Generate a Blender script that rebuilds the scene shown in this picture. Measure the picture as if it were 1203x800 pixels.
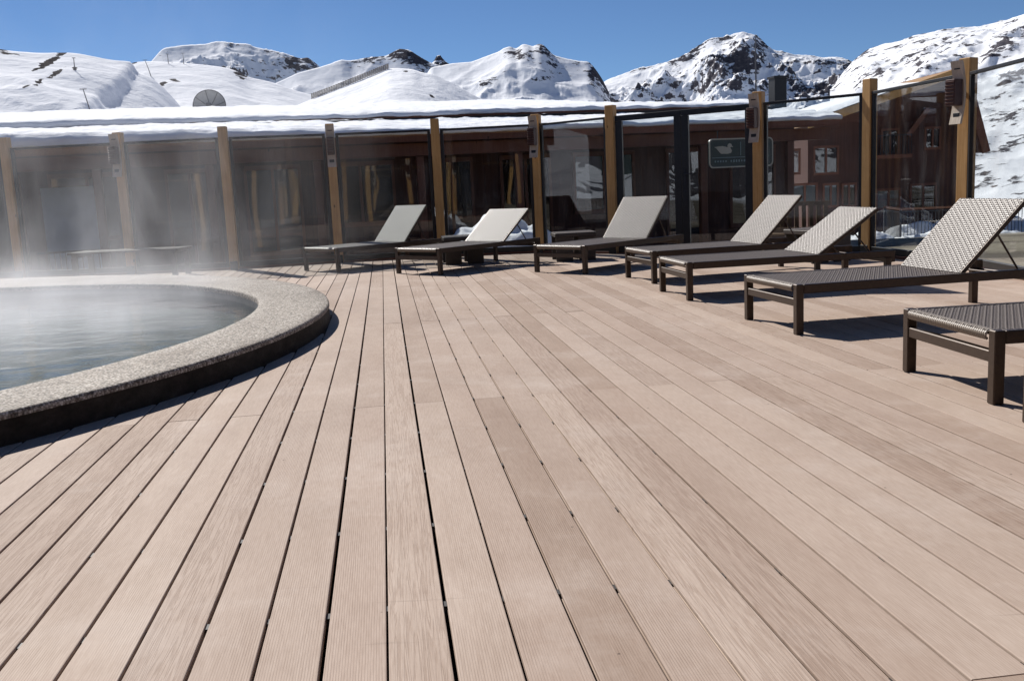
import bpy, bmesh, math, random
import numpy as np
from mathutils import Vector, Matrix

random.seed(7)
for o in list(bpy.data.objects): bpy.data.objects.remove(o)
scene = bpy.context.scene
COL = scene.collection
R = math.radians

# ------------------------------------------------------------------ camera
F_PX, PITCH, ROLL, CAM_H = 1142.0, R(9.08), R(-2.75), 1.03
IMG_W, IMG_H = 1203.0, 800.0
CX, CY = IMG_W / 2, IMG_H / 2
_fw = np.array([0, math.cos(PITCH), -math.sin(PITCH)])
_r0 = np.array([1.0, 0, 0]); _u0 = np.cross(_r0, _fw)
_R = math.cos(ROLL) * _r0 + math.sin(ROLL) * _u0
_U = -math.sin(ROLL) * _r0 + math.cos(ROLL) * _u0
CAM = np.array([0, 0, CAM_H])
def ray(x, y): return (x - CX) / F_PX * _R - (y - CY) / F_PX * _U + _fw
def gnd(x, y, z=0.0):
    d = ray(x, y); return CAM + d * ((z - CAM_H) / d[2])
def aty(x, y, Y):
    d = ray(x, y); return CAM + d * (Y / d[1])
def azel(x, y):
    d = ray(x, y); return math.atan2(d[0], d[1]), math.atan2(d[2], math.hypot(d[0], d[1]))
def proj_np(X, Y, Z):
    q = np.stack([X, Y, Z - CAM_H], -1)
    w = q @ _fw
    return CX + F_PX * (q @ _R) / w, CY - F_PX * (q @ _U) / w

cam_d = bpy.data.cameras.new('camera'); cam_o = bpy.data.objects.new('camera', cam_d); COL.objects.link(cam_o)
cam_d.sensor_fit = 'HORIZONTAL'; cam_d.sensor_width = 36.0; cam_d.lens = 36.0 * F_PX / IMG_W
cam_d.clip_start = 0.05; cam_d.clip_end = 30000
M = Matrix((( _R[0], _U[0], -_fw[0], 0), (_R[1], _U[1], -_fw[1], 0), (_R[2], _U[2], -_fw[2], CAM_H), (0, 0, 0, 1)))
cam_o.matrix_world = M
scene.camera = cam_o
scene.render.resolution_x = 1024; scene.render.resolution_y = 680

# ------------------------------------------------------------------ sky, sun, exposure
SUN_AZ, SUN_EL = R(-35), R(39.5)
world = bpy.data.worlds.new('World'); scene.world = world; world.use_nodes = True
wn = world.node_tree; wn.nodes.clear()
sky = wn.nodes.new('ShaderNodeTexSky'); sky.sky_type = 'NISHITA'; sky.sun_disc = False
sky.sun_elevation = SUN_EL; sky.sun_rotation = SUN_AZ
sky.altitude = 3500; sky.air_density = 1.0; sky.dust_density = 0.0; sky.ozone_density = 7.0
bg = wn.nodes.new('ShaderNodeBackground'); bg.inputs['Strength'].default_value = 0.056
wo = wn.nodes.new('ShaderNodeOutputWorld')
wn.links.new(sky.outputs[0], bg.inputs[0]); wn.links.new(bg.outputs[0], wo.inputs[0])
sun_d = bpy.data.lights.new('sun', 'SUN'); sun_d.energy = 4.6; sun_d.angle = R(0.53); sun_d.color = (1.0, 0.965, 0.91)
sun_o = bpy.data.objects.new('sun', sun_d); COL.objects.link(sun_o)
SUN_DIR = Vector((math.sin(SUN_AZ) * math.cos(SUN_EL), math.cos(SUN_AZ) * math.cos(SUN_EL), math.sin(SUN_EL)))
sun_o.rotation_euler = SUN_DIR.to_track_quat('Z', 'Y').to_euler()
vs = scene.view_settings
vs.view_transform = 'Standard'; vs.look = 'None'; vs.gamma = 1.0; vs.use_curve_mapping = False
vs.exposure = 0.5
scene.render.engine = 'CYCLES'
scene.cycles.transparent_max_bounces = 24
scene.cycles.max_bounces = 8
scene.cycles.volume_bounces = 1

# ------------------------------------------------------------------ helpers
def tag(o, label=None, cat=None, group=None, kind=None):
    if label: o['label'] = label
    if cat: o['category'] = cat
    if group: o['group'] = group
    if kind: o['kind'] = kind
    return o
def empty(name, loc=(0, 0, 0), rz=0.0, label=None, cat=None, group=None):
    o = bpy.data.objects.new(name, None); COL.objects.link(o)
    o.location = loc; o.rotation_euler = (0, 0, rz); o.empty_display_size = 0.1
    return tag(o, label, cat, group)
def link(name, me, parent=None, loc=None, rz=None):
    o = bpy.data.objects.new(name, me); COL.objects.link(o)
    if parent is not None: o.parent = parent
    if loc is not None: o.location = loc
    if rz is not None: o.rotation_euler = (0, 0, rz)
    return o
class MB:
    """collects vertices and faces for one mesh"""
    def __init__(s): s.v = []; s.f = []; s.sm = []
    def add(s, vs, fs, smooth=False):
        n = len(s.v); s.v += [tuple(v) for v in vs]
        s.f += [tuple(i + n for i in f) for f in fs]; s.sm += [smooth] * len(fs)
        return s
    def box(s, c, size, mat=None, bev=0.0):
        hx, hy, hz = size[0] / 2, size[1] / 2, size[2] / 2
        if bev <= 0:
            vs = [(x, y, z) for x in (-hx, hx) for y in (-hy, hy) for z in (-hz, hz)]
            fs = [(0, 1, 3, 2), (4, 6, 7, 5), (0, 4, 5, 1), (2, 3, 7, 6), (0, 2, 6, 4), (1, 5, 7, 3)]
        else:
            b = min(bev, hx * .9, hy * .9, hz * .9)
            bm = bmesh.new(); bmesh.ops.create_cube(bm, size=1.0)
            for v in bm.verts: v.co = Vector((v.co.x * 2 * hx, v.co.y * 2 * hy, v.co.z * 2 * hz))
            bmesh.ops.bevel(bm, geom=list(bm.edges), offset=b, segments=1, affect='EDGES')
            bm.verts.ensure_lookup_table(); vs = [tuple(v.co) for v in bm.verts]; fs = [tuple(v.index for v in f.verts) for f in bm.faces]; bm.free()
        out = []
        for v in vs:
            p = Vector(v)
            if mat is not None: p = mat @ p
            out.append((p.x + c[0], p.y + c[1], p.z + c[2]))
        return s.add(out, fs)
    def bar(s, a, b, w, h, bev=0.0, up=(0, 0, 1)):
        a = Vector(a); b = Vector(b); d = b - a; L = d.length; d.normalize()
        upv = Vector(up)
        if abs(d.dot(upv)) > .98: upv = Vector((1, 0, 0))
        side = upv.cross(d).normalized(); u2 = d.cross(side)
        m = Matrix((d, side, u2)).transposed()
        return s.box((a + b) / 2, (L, w, h), m, bev)
    def tube(s, pts, r, n=8, cap=True):
        pts = [Vector(p) for p in pts]; rs = r if isinstance(r, (list, tuple)) else [r] * len(pts)
        rings = []
        for i, p in enumerate(pts):
            d = (pts[min(i + 1, len(pts) - 1)] - pts[max(i - 1, 0)]).normalized()
            up = Vector((0, 0, 1)) if abs(d.z) < .95 else Vector((1, 0, 0))
            a = d.cross(up).normalized(); b = d.cross(a)
            rings.append([p + (a * math.cos(2 * math.pi * k / n) + b * math.sin(2 * math.pi * k / n)) * rs[i] for k in range(n)])
        vs = [q for rg in rings for q in rg]; fs = []
        for i in range(len(pts) - 1):
            for k in range(n): fs.append((i * n + k, i * n + (k + 1) % n, (i + 1) * n + (k + 1) % n, (i + 1) * n + k))
        s.add(vs, fs, True)
        if cap: s.add(rings[0], [tuple(range(n))]); s.add(rings[-1], [tuple(range(n))[::-1]])
        return s
    def prism(s, poly, axis, a, b):
        """poly: 2D points; axis: 'x' or 'y' extrusion from a to b, the 2D being (y,z) or (x,z); 'z': (x,y)"""
        def P(p, t):
            return (t, p[0], p[1]) if axis == 'x' else ((p[0], t, p[1]) if axis == 'y' else (p[0], p[1], t))
        n = len(poly); vs = [P(p, a) for p in poly] + [P(p, b) for p in poly]
        fs = [tuple(range(n)), tuple(range(2 * n - 1, n - 1, -1))] + [(i, (i + 1) % n, n + (i + 1) % n, n + i) for i in range(n)]
        return s.add(vs, fs)
    def mesh(s, name, mat):
        me = bpy.data.meshes.new(name); me.from_pydata(s.v, [], s.f); me.validate()
        bm = bmesh.new(); bm.from_mesh(me); bmesh.ops.recalc_face_normals(bm, faces=bm.faces); bm.to_mesh(me); bm.free()
        if len(me.polygons) == len(s.sm): me.polygons.foreach_set('use_smooth', s.sm)
        if mat: me.materials.append(mat)
        me.update(); return me
    def obj(s, name, mat, parent=None, loc=None, rz=None):
        return link(name, s.mesh(name, mat), parent, loc, rz)
def grid_mesh(name, V, mat, smooth=True, close_u=False, attr=None):
    """V: (n, m, 3) array"""
    n, m = V.shape[:2]
    me = bpy.data.meshes.new(name)
    idx = np.arange(n * m).reshape(n, m)
    if close_u: idx = np.vstack([idx, idx[:1]])
    q = np.stack([idx[:-1, :-1], idx[1:, :-1], idx[1:, 1:], idx[:-1, 1:]], -1).reshape(-1, 4)
    me.vertices.add(n * m); me.vertices.foreach_set('co', V.reshape(-1).astype(np.float32))
    me.loops.add(q.size); me.loops.foreach_set('vertex_index', q.reshape(-1).astype(np.int32))
    me.polygons.add(len(q)); me.polygons.foreach_set('loop_start', np.arange(0, q.size, 4, dtype=np.int32))
    me.polygons.foreach_set('loop_total', np.full(len(q), 4, dtype=np.int32))
    me.update(calc_edges=True)
    me.polygons.foreach_set('use_smooth', np.full(len(q), smooth))
    if attr is not None:
        for k, a in attr.items():
            at = me.attributes.new(k, 'FLOAT', 'POINT'); at.data.foreach_set('value', a.reshape(-1).astype(np.float32))
    if mat: me.materials.append(mat)
    return me

# ---- numpy noise
_rs = np.random.RandomState(3); _perm = _rs.permutation(512); _perm = np.concatenate([_perm, _perm])
_ga = _rs.rand(512) * 2 * np.pi; _gx, _gy = np.cos(_ga), np.sin(_ga)
def perlin(x, y):
    xi = np.floor(x).astype(int); yi = np.floor(y).astype(int); xf = x - xi; yf = y - yi
    u = xf ** 3 * (xf * (xf * 6 - 15) + 10); v = yf ** 3 * (yf * (yf * 6 - 15) + 10)
    def g(i, j, dx, dy):
        h = _perm[(_perm[i & 511] + j) & 511]; return _gx[h] * dx + _gy[h] * dy
    a = g(xi, yi, xf, yf); b = g(xi + 1, yi, xf - 1, yf); c = g(xi, yi + 1, xf, yf - 1); d = g(xi + 1, yi + 1, xf - 1, yf - 1)
    return ((a + u * (b - a)) + v * ((c + u * (d - c)) - (a + u * (b - a)))) * 1.4
def fbm(x, y, o=5, gain=.5, lac=2.03):
    s = 0; a = 1; t = 0
    for k in range(o): s = s + a * perlin(x + 17.3 * k, y + 5.1 * k); t += a; a *= gain; x = x * lac; y = y * lac
    return s / t
def ridged(x, y, o=6, gain=.55, lac=2.1):
    s = 0; a = 1; t = 0; w = 1
    for k in range(o):
        n = 1 - np.abs(perlin(x + 31.7 * k, y + 11.9 * k)); n = n * n * w; w = np.clip(n * 1.6, 0, 1)
        s = s + a * n; t += a; a *= gain; x = x * lac; y = y * lac
    return s / t
def sstep(a, b, x):
    t = np.clip((x - a) / (b - a), 0, 1); return t * t * (3 - 2 * t)

# ------------------------------------------------------------------ materials
class NT:
    def __init__(s, name):
        s.m = bpy.data.materials.new(name); s.m.use_nodes = True; s.t = s.m.node_tree; s.n = s.t.nodes; s.n.clear()
        s.out = s.n.new('ShaderNodeOutputMaterial')
    def new(s, t, **k):
        n = s.n.new(t)
        for a, b in k.items(): setattr(n, a, b)
        return n
    def set(s, n, **k):
        for a, b in k.items(): n.inputs[a.replace('_', ' ')].default_value = b
        return n
    def ln(s, a, b): s.t.links.new(a, b)
    def bsdf(s, color=(.5, .5, .5), rough=.6, metal=0.0, spec=.5):
        b = s.n.new('ShaderNodeBsdfPrincipled'); b.inputs['Base Color'].default_value = (*color, 1); b.inputs['Roughness'].default_value = rough
        b.inputs['Metallic'].default_value = metal; b.inputs['Specular IOR Level'].default_value = spec
        s.ln(b.outputs[0], s.out.inputs['Surface']); return b
    def noise(s, vec=None, scale=5, detail=4, rough=.5, dist=0):
        n = s.n.new('ShaderNodeTexNoise'); n.inputs['Scale'].default_value = scale; n.inputs['Detail'].default_value = detail
        n.inputs['Roughness'].default_value = rough; n.inputs['Distortion'].default_value = dist
        if vec is not None: s.ln(vec, n.inputs['Vector'])
        return n.outputs['Fac']
    def pos(s): return s.n.new('ShaderNodeNewGeometry').outputs['Position']
    def objc(s): return s.n.new('ShaderNodeTexCoord').outputs['Object']
    def mapping(s, vec, scale=(1, 1, 1), rot=(0, 0, 0), loc=(0, 0, 0)):
        n = s.n.new('ShaderNodeMapping'); n.inputs['Scale'].default_value = scale; n.inputs['Rotation'].default_value = rot; n.inputs['Location'].default_value = loc
        s.ln(vec, n.inputs['Vector']); return n.outputs[0]
    def ramp(s, fac, stops):
        n = s.n.new('ShaderNodeValToRGB'); e = n.color_ramp.elements
        while len(e) < len(stops): e.new(0.5)
        for q, (p, c) in zip(e, stops):
            q.position = p; q.color = (*c, 1) if len(c) == 3 else c
        s.ln(fac, n.inputs[0]); return n.outputs['Color']
    def mixc(s, fac, a, b, mode='MIX'):
        n = s.n.new('ShaderNodeMix'); n.data_type = 'RGBA'; n.blend_type = mode
        if isinstance(fac, (int, float)): n.inputs[0].default_value = fac
        else: s.ln(fac, n.inputs[0])
        for i, c in ((6, a), (7, b)):
            if isinstance(c, tuple): n.inputs[i].default_value = (*c, 1)
            else: s.ln(c, n.inputs[i])
        return n.outputs[2]
    def math(s, op, a, b=None, clamp=False):
        n = s.n.new('ShaderNodeMath'); n.operation = op; n.use_clamp = clamp
        for i, c in ((0, a), (1, b)):
            if c is None: continue
            if isinstance(c, (int, float)): n.inputs[i].default_value = c
            else: s.ln(c, n.inputs[i])
        return n.outputs[0]
    def fresnel(s, ior):
        f = s.n.new('ShaderNodeFresnel'); g = s.n.new('ShaderNodeNewGeometry'); m = s.n.new('ShaderNodeMix'); m.data_type = 'FLOAT'
        m.inputs[2].default_value = ior; m.inputs[3].default_value = 1 / ior      # same reflectance from either side of the sheet
        s.ln(g.outputs['Backfacing'], m.inputs[0]); s.ln(m.outputs[0], f.inputs['IOR']); return f
    def vadd(s, a, b):
        n = s.n.new('ShaderNodeVectorMath'); n.operation = 'ADD'; s.ln(a, n.inputs[0]); s.ln(b, n.inputs[1]); return n.outputs[0]
    def bump(s, h, bsdf, strength=.3, dist=.01, prev=None):
        n = s.n.new('ShaderNodeBump'); n.inputs['Strength'].default_value = strength; n.inputs['Distance'].default_value = dist
        s.ln(h, n.inputs['Height'])
        if prev is not None: s.ln(prev, n.inputs['Normal'])
        if bsdf is not None: s.ln(n.outputs[0], bsdf.inputs['Normal'])
        return n.outputs[0]

DECK_YAW = -.124
def mat_deck():
    t = NT('composite_decking'); b = t.bsdf(rough=.7, spec=.12)
    oi = t.n.new('ShaderNodeObjectInfo'); rnd = oi.outputs['Random']
    p0 = t.mapping(t.pos(), rot=(0, 0, DECK_YAW))         # x across the boards, y along them
    sh = t.n.new('ShaderNodeCombineXYZ'); t.ln(t.math('MULTIPLY', rnd, 37.0), sh.inputs[2]); t.ln(t.math('MULTIPLY', rnd, 11.0), sh.inputs[1])
    p = t.vadd(p0, sh.outputs[0])                          # each board has its own grain
    tone = t.ramp(rnd, [(0, (0.491, 0.391, 0.322)), (.25, (0.455, 0.360, 0.296)), (.48, (0.507, 0.407, 0.335)), (.64, (0.434, 0.338, 0.275)), (.76, (0.390, 0.296, 0.233)), (.86, (0.471, 0.370, 0.304)), (1, (0.368, 0.277, 0.218))])
    blot = t.noise(t.mapping(p, scale=(5, 1.1, 1)), 1.4, 5, .6)
    c = t.mixc(t.ramp(blot, [(.3, (0, 0, 0)), (.75, (1, 1, 1))]), tone, t.mixc(1.0, tone, (.88, .85, .83), 'MULTIPLY'))
    # fine reeding: narrow ribs, uneven from wear
    sx = t.n.new('ShaderNodeSeparateXYZ'); t.ln(p, sx.inputs[0])
    rib = t.math('SINE', t.math('ADD', t.math('MULTIPLY', sx.outputs[0], 2 * math.pi / .0062), t.math('MULTIPLY', t.noise(t.mapping(p, scale=(30, 3, 1)), 1, 2, .5), 5.0)))
    isemb = t.math('GREATER_THAN', t.math('FRACT', t.math('MULTIPLY', rnd, 7.31)), .66)
    worn = t.ramp(t.noise(t.mapping(p, scale=(6, 1.0, 1)), 1.2, 4, .6), [(.35, (.15, .15, .15)), (.65, (1, 1, 1))])
    ribd = t.math('MULTIPLY', t.math('MULTIPLY', t.ramp(t.math('ADD', t.math('MULTIPLY', rib, .5), .5), [(.55, (0, 0, 0)), (.95, (1, 1, 1))]), worn), t.math('SUBTRACT', 1.0, isemb))
    c = t.mixc(t.math('MULTIPLY', ribd, .34), c, t.mixc(1.0, c, (.55, .49, .45), 'MULTIPLY'))
    # some boards carry a broad embossed wood grain
    emb = t.noise(t.mapping(p, scale=(62, 1.8, 1)), 1.0, 2, .5, 1.6)
    lines = t.math('MULTIPLY', t.ramp(emb, [(.44, (0, 0, 0)), (.52, (1, 1, 1)), (.60, (0, 0, 0))]), isemb)
    c = t.mixc(t.math('MULTIPLY', lines, .42), c, t.mixc(1.0, c, (.55, .47, .42), 'MULTIPLY'))
    grain = t.noise(t.mapping(p, scale=(190, 14, 1)), 1.0, 3, .6)
    c = t.mixc(t.ramp(grain, [(.36, (0, 0, 0)), (.66, (.7, .7, .7))]), c, t.mixc(1.0, c, (.82, .79, .77), 'MULTIPLY'))
    # scratches, dried splashes, grit
    sc = t.noise(t.mapping(t.pos(), scale=(.8, 26, 1), rot=(0, 0, .35)), 1.6, 3, .55)
    c = t.mixc(t.ramp(sc, [(.70, (0, 0, 0)), (.74, (.30, .30, .30)), (.78, (0, 0, 0))]), c, (.20, .15, .12))
    dirt = t.noise(t.pos(), .9, 8, .68)
    c = t.mixc(t.ramp(dirt, [(.46, (0, 0, 0)), (.70, (.32, .32, .32))]), c, t.mixc(1.0, c, (.66, .61, .58), 'MULTIPLY'))
    pale = t.noise(t.mapping(t.pos(), loc=(9, 4, 0)), 1.7, 8, .7)
    c = t.mixc(t.ramp(pale, [(.52, (0, 0, 0)), (.72, (.30, .30, .30))]), c, (.60, .52, .46))
    vo = t.new('ShaderNodeTexVoronoi'); vo.inputs['Scale'].default_value = 5.5; t.ln(t.pos(), vo.inputs['Vector'])
    c = t.mixc(t.ramp(vo.outputs['Distance'], [(.018, (.8, .8, .8)), (.030, (0, 0, 0))]), c, (.07, .05, .04))
    t.ln(c, b.inputs['Base Color'])
    h = t.math('ADD', t.math('MULTIPLY', grain, .4), t.math('ADD', t.math('MULTIPLY', lines, -.8), t.math('MULTIPLY', ribd, -.7)))
    t.bump(h, b, .45, .0014)
    return t.m
def mat_simple(name, color, rough=.6, metal=0, spec=.5, nscale=None, namp=.15, bump=0, bdist=.004):
    t = NT(name); b = t.bsdf(color, rough, metal, spec)
    if nscale:
        n = t.noise(t.objc(), nscale, 5, .6)
        d = tuple(c * (1 - namp) for c in color); l = tuple(min(1, c * (1 + namp)) for c in color)
        t.ln(t.ramp(n, [(.3, d), (.7, l)]), b.inputs['Base Color'])
        if bump: t.bump(n, b, bump, bdist)
    return t.m
def mat_timber(name, c0, c1, rough=.6, scale=(60, 60, 3)):
    t = NT(name); b = t.bsdf(c0, rough, spec=.35)
    oi = t.n.new('ShaderNodeObjectInfo'); sh = t.n.new('ShaderNodeCombineXYZ'); t.ln(t.math('MULTIPLY', oi.outputs['Random'], 23.0), sh.inputs[0])
    v = t.vadd(t.objc(), sh.outputs[0])
    n = t.noise(t.mapping(v, scale=scale), 1.0, 4, .6, .6)
    c = t.ramp(n, [(.3, c0), (.7, c1)])
    blot = t.noise(v, 2.2, 4, .6)
    c = t.mixc(t.ramp(blot, [(.4, (0, 0, 0)), (.75, (.5, .5, .5))]), c, tuple(q * .62 for q in c0))
    vo = t.new('ShaderNodeTexVoronoi'); vo.inputs['Scale'].default_value = 3.1; t.ln(t.mapping(v, scale=(1.6, 1.6, .8)), vo.inputs['Vector'])
    knot = t.ramp(vo.outputs['Distance'], [(.05, (1, 1, 1)), (.085, (0, 0, 0))])
    c = t.mixc(knot, c, tuple(q * .25 for q in c0))
    t.ln(c, b.inputs['Base Color']); t.bump(n, b, .25, .003); return t.m
def mat_snow():
    t = NT('snow'); b = t.bsdf((.86, .88, .91), .8, spec=.05)
    p = t.pos(); n = t.noise(p, 6, 8, .65); n2 = t.noise(p, 1.2, 4, .5)
    t.ln(t.ramp(n2, [(.3, (.80, .83, .88)), (.65, (.88, .89, .91))]), b.inputs['Base Color'])
    t.bump(n, b, .5, .06); return t.m
def mat_mountain():
    t = NT('snowy_mountain'); b = t.bsdf((.88, .89, .92), .9, spec=.0)
    at = t.n.new('ShaderNodeAttribute'); at.attribute_name = 'rock'
    sc = t.n.new('ShaderNodeAttribute'); sc.attribute_name = 'px_size'   # metres per picture-sized unit: keeps rock detail in scale with the mountain
    p = t.pos(); vm = t.n.new('ShaderNodeVectorMath'); vm.operation = 'SCALE'; t.ln(p, vm.inputs[0]); t.ln(sc.outputs['Fac'], vm.inputs['Scale'])
    v = vm.outputs[0]
    n = t.noise(t.mapping(v, scale=(.42, .6, 1.25), rot=(0, .42, 0)), .75, 6, .62, .3); n2 = t.noise(t.mapping(v, scale=(.8, 1, 1.3), rot=(0, -.5, .3)), 1.7, 5, .62)
    f = t.math('ADD', at.outputs['Fac'], t.math('ADD', t.math('MULTIPLY', t.math('SUBTRACT', n, .5), 2.0), t.math('MULTIPLY', t.math('SUBTRACT', n2, .5), 1.5)))
    mask = t.ramp(f, [(.46, (0, 0, 0)), (.60, (1, 1, 1))])
    rock = t.ramp(n2, [(.35, (.040, .040, .050)), (.55, (.075, .070, .080)), (.75, (.15, .135, .135))])
    t.ln(t.mixc(mask, (.85, .86, .89), rock), b.inputs['Base Color'])
    h = t.math('ADD', t.math('MULTIPLY', n, .45), t.math('MULTIPLY', mask, .5))
    bn = t.n.new('ShaderNodeBump'); bn.inputs['Strength'].default_value = .22
    t.ln(h, bn.inputs['Height']); t.ln(t.math('DIVIDE', 1.1, sc.outputs['Fac']), bn.inputs['Distance']); t.ln(bn.outputs[0], b.inputs['Normal'])
    return t.m
def mat_piste():
    t = NT('groomed_snow'); b = t.bsdf((.85, .86, .89), .9, spec=.0)
    at = t.n.new('ShaderNodeAttribute'); at.attribute_name = 'rock'
    p = t.pos(); n = t.noise(p, .022, 7, .62); n3 = t.noise(p, .16, 4, .6)
    f = t.math('ADD', at.outputs['Fac'], t.math('MULTIPLY', t.math('SUBTRACT', t.noise(t.mapping(p, scale=(.6, .6, 1.6), rot=(0, .5, 0)), .16, 4, .6), .5), 2.4))
    mask = t.ramp(f, [(.46, (0, 0, 0)), (.52, (1, 1, 1))])
    t.ln(t.mixc(mask, (.85, .86, .89), t.ramp(n3, [(.3, (.025, .022, .024)), (.7, (.07, .06, .056))])), b.inputs['Base Color'])
    w = t.noise(t.mapping(p, scale=(1, .25, 1), rot=(0, 0, .5)), .10, 4, .55)
    nb = t.bump(t.math('ADD', n, t.math('MULTIPLY', n3, .10)), None, .8, 6.0)
    t.bump(w, b, .30, 1.6, nb); return t.m
def mat_glass(name='pane_glass', ior=1.41, tint=(.90, .92, .92), wave=.0042, wscale=.8):
    t = NT(name)
    tr = t.new('ShaderNodeBsdfTransparent'); tr.inputs[0].default_value = (*tint, 1)
    gl = t.new('ShaderNodeBsdfGlossy'); gl.inputs['Roughness'].default_value = 0.0; gl.inputs['Color'].default_value = (.97, .97, 1, 1)
    fr = t.fresnel(ior)
    mx = t.new('ShaderNodeMixShader')
    if wave:
        oi = t.n.new('ShaderNodeObjectInfo'); sh = t.n.new('ShaderNodeCombineXYZ'); t.ln(t.math('MULTIPLY', oi.outputs['Random'], 50.0), sh.inputs[0])
        h = t.noise(t.vadd(t.mapping(t.pos(), scale=(1, 1, .7)), sh.outputs[0]), wscale, 1, .4)
        nb = t.bump(h, None, 1.0, wave); t.ln(nb, gl.inputs['Normal'])
    t.ln(fr.outputs[0], mx.inputs[0]); t.ln(tr.outputs[0], mx.inputs[1]); t.ln(gl.outputs[0], mx.inputs[2])
    df = t.new('ShaderNodeBsdfDiffuse'); df.inputs[0].default_value = (.6, .6, .6, 1); m2 = t.new('ShaderNodeMixShader')
    sm = t.ramp(t.noise(t.mapping(t.pos(), scale=(3, 3, .7)), 2.0, 6, .65), [(.5, (0, 0, 0)), (.8, (.04, .04, .04))])   # dried drips
    t.ln(sm, m2.inputs[0]); t.ln(mx.outputs[0], m2.inputs[1]); t.ln(df.outputs[0], m2.inputs[2]); t.ln(m2.outputs[0], t.out.inputs['Surface'])
    return t.m
def mat_pebble():
    t = NT('pebble_aggregate'); b = t.bsdf(rough=.75, spec=.3)
    v = t.new('ShaderNodeTexVoronoi'); v.inputs['Scale'].default_value = 88; t.ln(t.pos(), v.inputs['Vector'])
    hs = t.n.new('ShaderNodeSeparateColor'); t.ln(v.outputs['Color'], hs.inputs[0])
    c = t.ramp(hs.outputs[0], [(0, (.15, .12, .095)), (.3, (.34, .29, .24)), (.6, (.49, .425, .36)), (.85, (.68, .62, .55)), (1, (.10, .085, .07))])
    edge = t.ramp(v.outputs['Distance'], [(.25, (1, 1, 1)), (.75, (.35, .33, .30))])
    c = t.mixc(1.0, c, edge, 'MULTIPLY')
    n = t.noise(t.pos(), 2.3, 6, .65)
    c = t.mixc(t.ramp(n, [(.42, (0, 0, 0)), (.7, (.55, .55, .55))]), c, t.mixc(1.0, c, (.60, .56, .52), 'MULTIPLY'))
    wet = t.ramp(t.noise(t.pos(), 1.1, 5, .6), [(.56, (0, 0, 0)), (.62, (.8, .8, .8))])
    c = t.mixc(wet, c, t.mixc(1.0, c, (.66, .62, .58), 'MULTIPLY'))
    t.ln(c, b.inputs['Base Color'])
    t.bump(v.outputs['Distance'], b, -.9, .005); return t.m
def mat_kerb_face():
    t = NT('shaded_concrete'); b = t.bsdf(rough=.85, spec=.08); p = t.objc()  # dark brown concrete, its colour lowered further to carry the kerb face's shade
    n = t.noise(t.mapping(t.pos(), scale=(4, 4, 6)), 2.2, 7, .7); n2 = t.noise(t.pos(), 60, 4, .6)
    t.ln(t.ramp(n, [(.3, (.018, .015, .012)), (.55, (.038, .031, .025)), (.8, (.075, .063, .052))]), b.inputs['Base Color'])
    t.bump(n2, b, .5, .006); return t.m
def mat_water():
    t = NT('pool_water')
    tr = t.new('ShaderNodeBsdfTransparent'); tr.inputs[0].default_value = (.62, .80, .84, 1)
    gl = t.new('ShaderNodeBsdfGlossy'); gl.inputs['Roughness'].default_value = .03
    fr = t.fresnel(1.33); mx = t.new('ShaderNodeMixShader')
    p = t.pos(); h = t.math('ADD', t.noise(t.mapping(p, scale=(1, 1.6, 1)), 1.6, 3, .5, .5), t.math('MULTIPLY', t.noise(p, 6, 3, .5), .25))
    nb = t.bump(h, None, .4, .04); t.ln(nb, gl.inputs['Normal']); t.ln(nb, fr.inputs['Normal'])
    t.ln(fr.outputs[0], mx.inputs[0]); t.ln(tr.outputs[0], mx.inputs[1]); t.ln(gl.outputs[0], mx.inputs[2]); t.ln(mx.outputs[0], t.out.inputs['Surface'])
    return t.m
def mat_siding(name, c0, c1):
    t = NT(name); b = t.bsdf(c0, .7, spec=.25); p = t.objc()
    w = t.new('ShaderNodeTexWave'); w.wave_type = 'BANDS'; w.bands_direction = 'X'; w.wave_profile = 'SAW'; w.inputs['Scale'].default_value = 2.1; w.inputs['Distortion'].default_value = .05
    t.ln(p, w.inputs['Vector'])
    n = t.noise(t.mapping(p, scale=(12, 12, .8)), 1.5, 5, .6)
    c = t.ramp(n, [(.3, c0), (.7, c1)])
    c = t.mixc(t.ramp(w.outputs['Fac'], [(.0, (.8, .8, .8)), (.06, (0, 0, 0))]), c, tuple(q * .3 for q in c0))
    t.ln(c, b.inputs['Base Color']); t.bump(w.outputs['Fac'], b, .4, .01); return t.m
def mat_ground():
    t = NT('trodden_ground'); b = t.bsdf(rough=.8, spec=.2); p = t.pos()
    n = t.noise(p, .5, 6, .62); n2 = t.noise(p, 7, 5, .6)
    dry = t.ramp(n2, [(.3, (.20, .17, .125)), (.7, (.30, .265, .20))])
    damp = t.mixc(t.ramp(n, [(.45, (0, 0, 0)), (.58, (1, 1, 1))]), dry, (.12, .10, .075))
    d = t.n.new('ShaderNodeVectorMath'); d.operation = 'LENGTH'; t.ln(p, d.inputs[0])
    far = t.ramp(t.math('MULTIPLY', t.math('ADD', d.outputs['Value'], t.math('MULTIPLY', t.noise(p, .15, 4, .6), 30.0)), .01), [(.42, (0, 0, 0)), (.46, (1, 1, 1))])
    t.ln(t.mixc(far, damp, (.87, .88, .91)), b.inputs['Base Color']); t.bump(n2, b, .5, .03); return t.m
def mat_roof():
    t = NT('dark_roof_edge'); b = t.bsdf((.05, .022, .018), .6); return t.m

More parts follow.
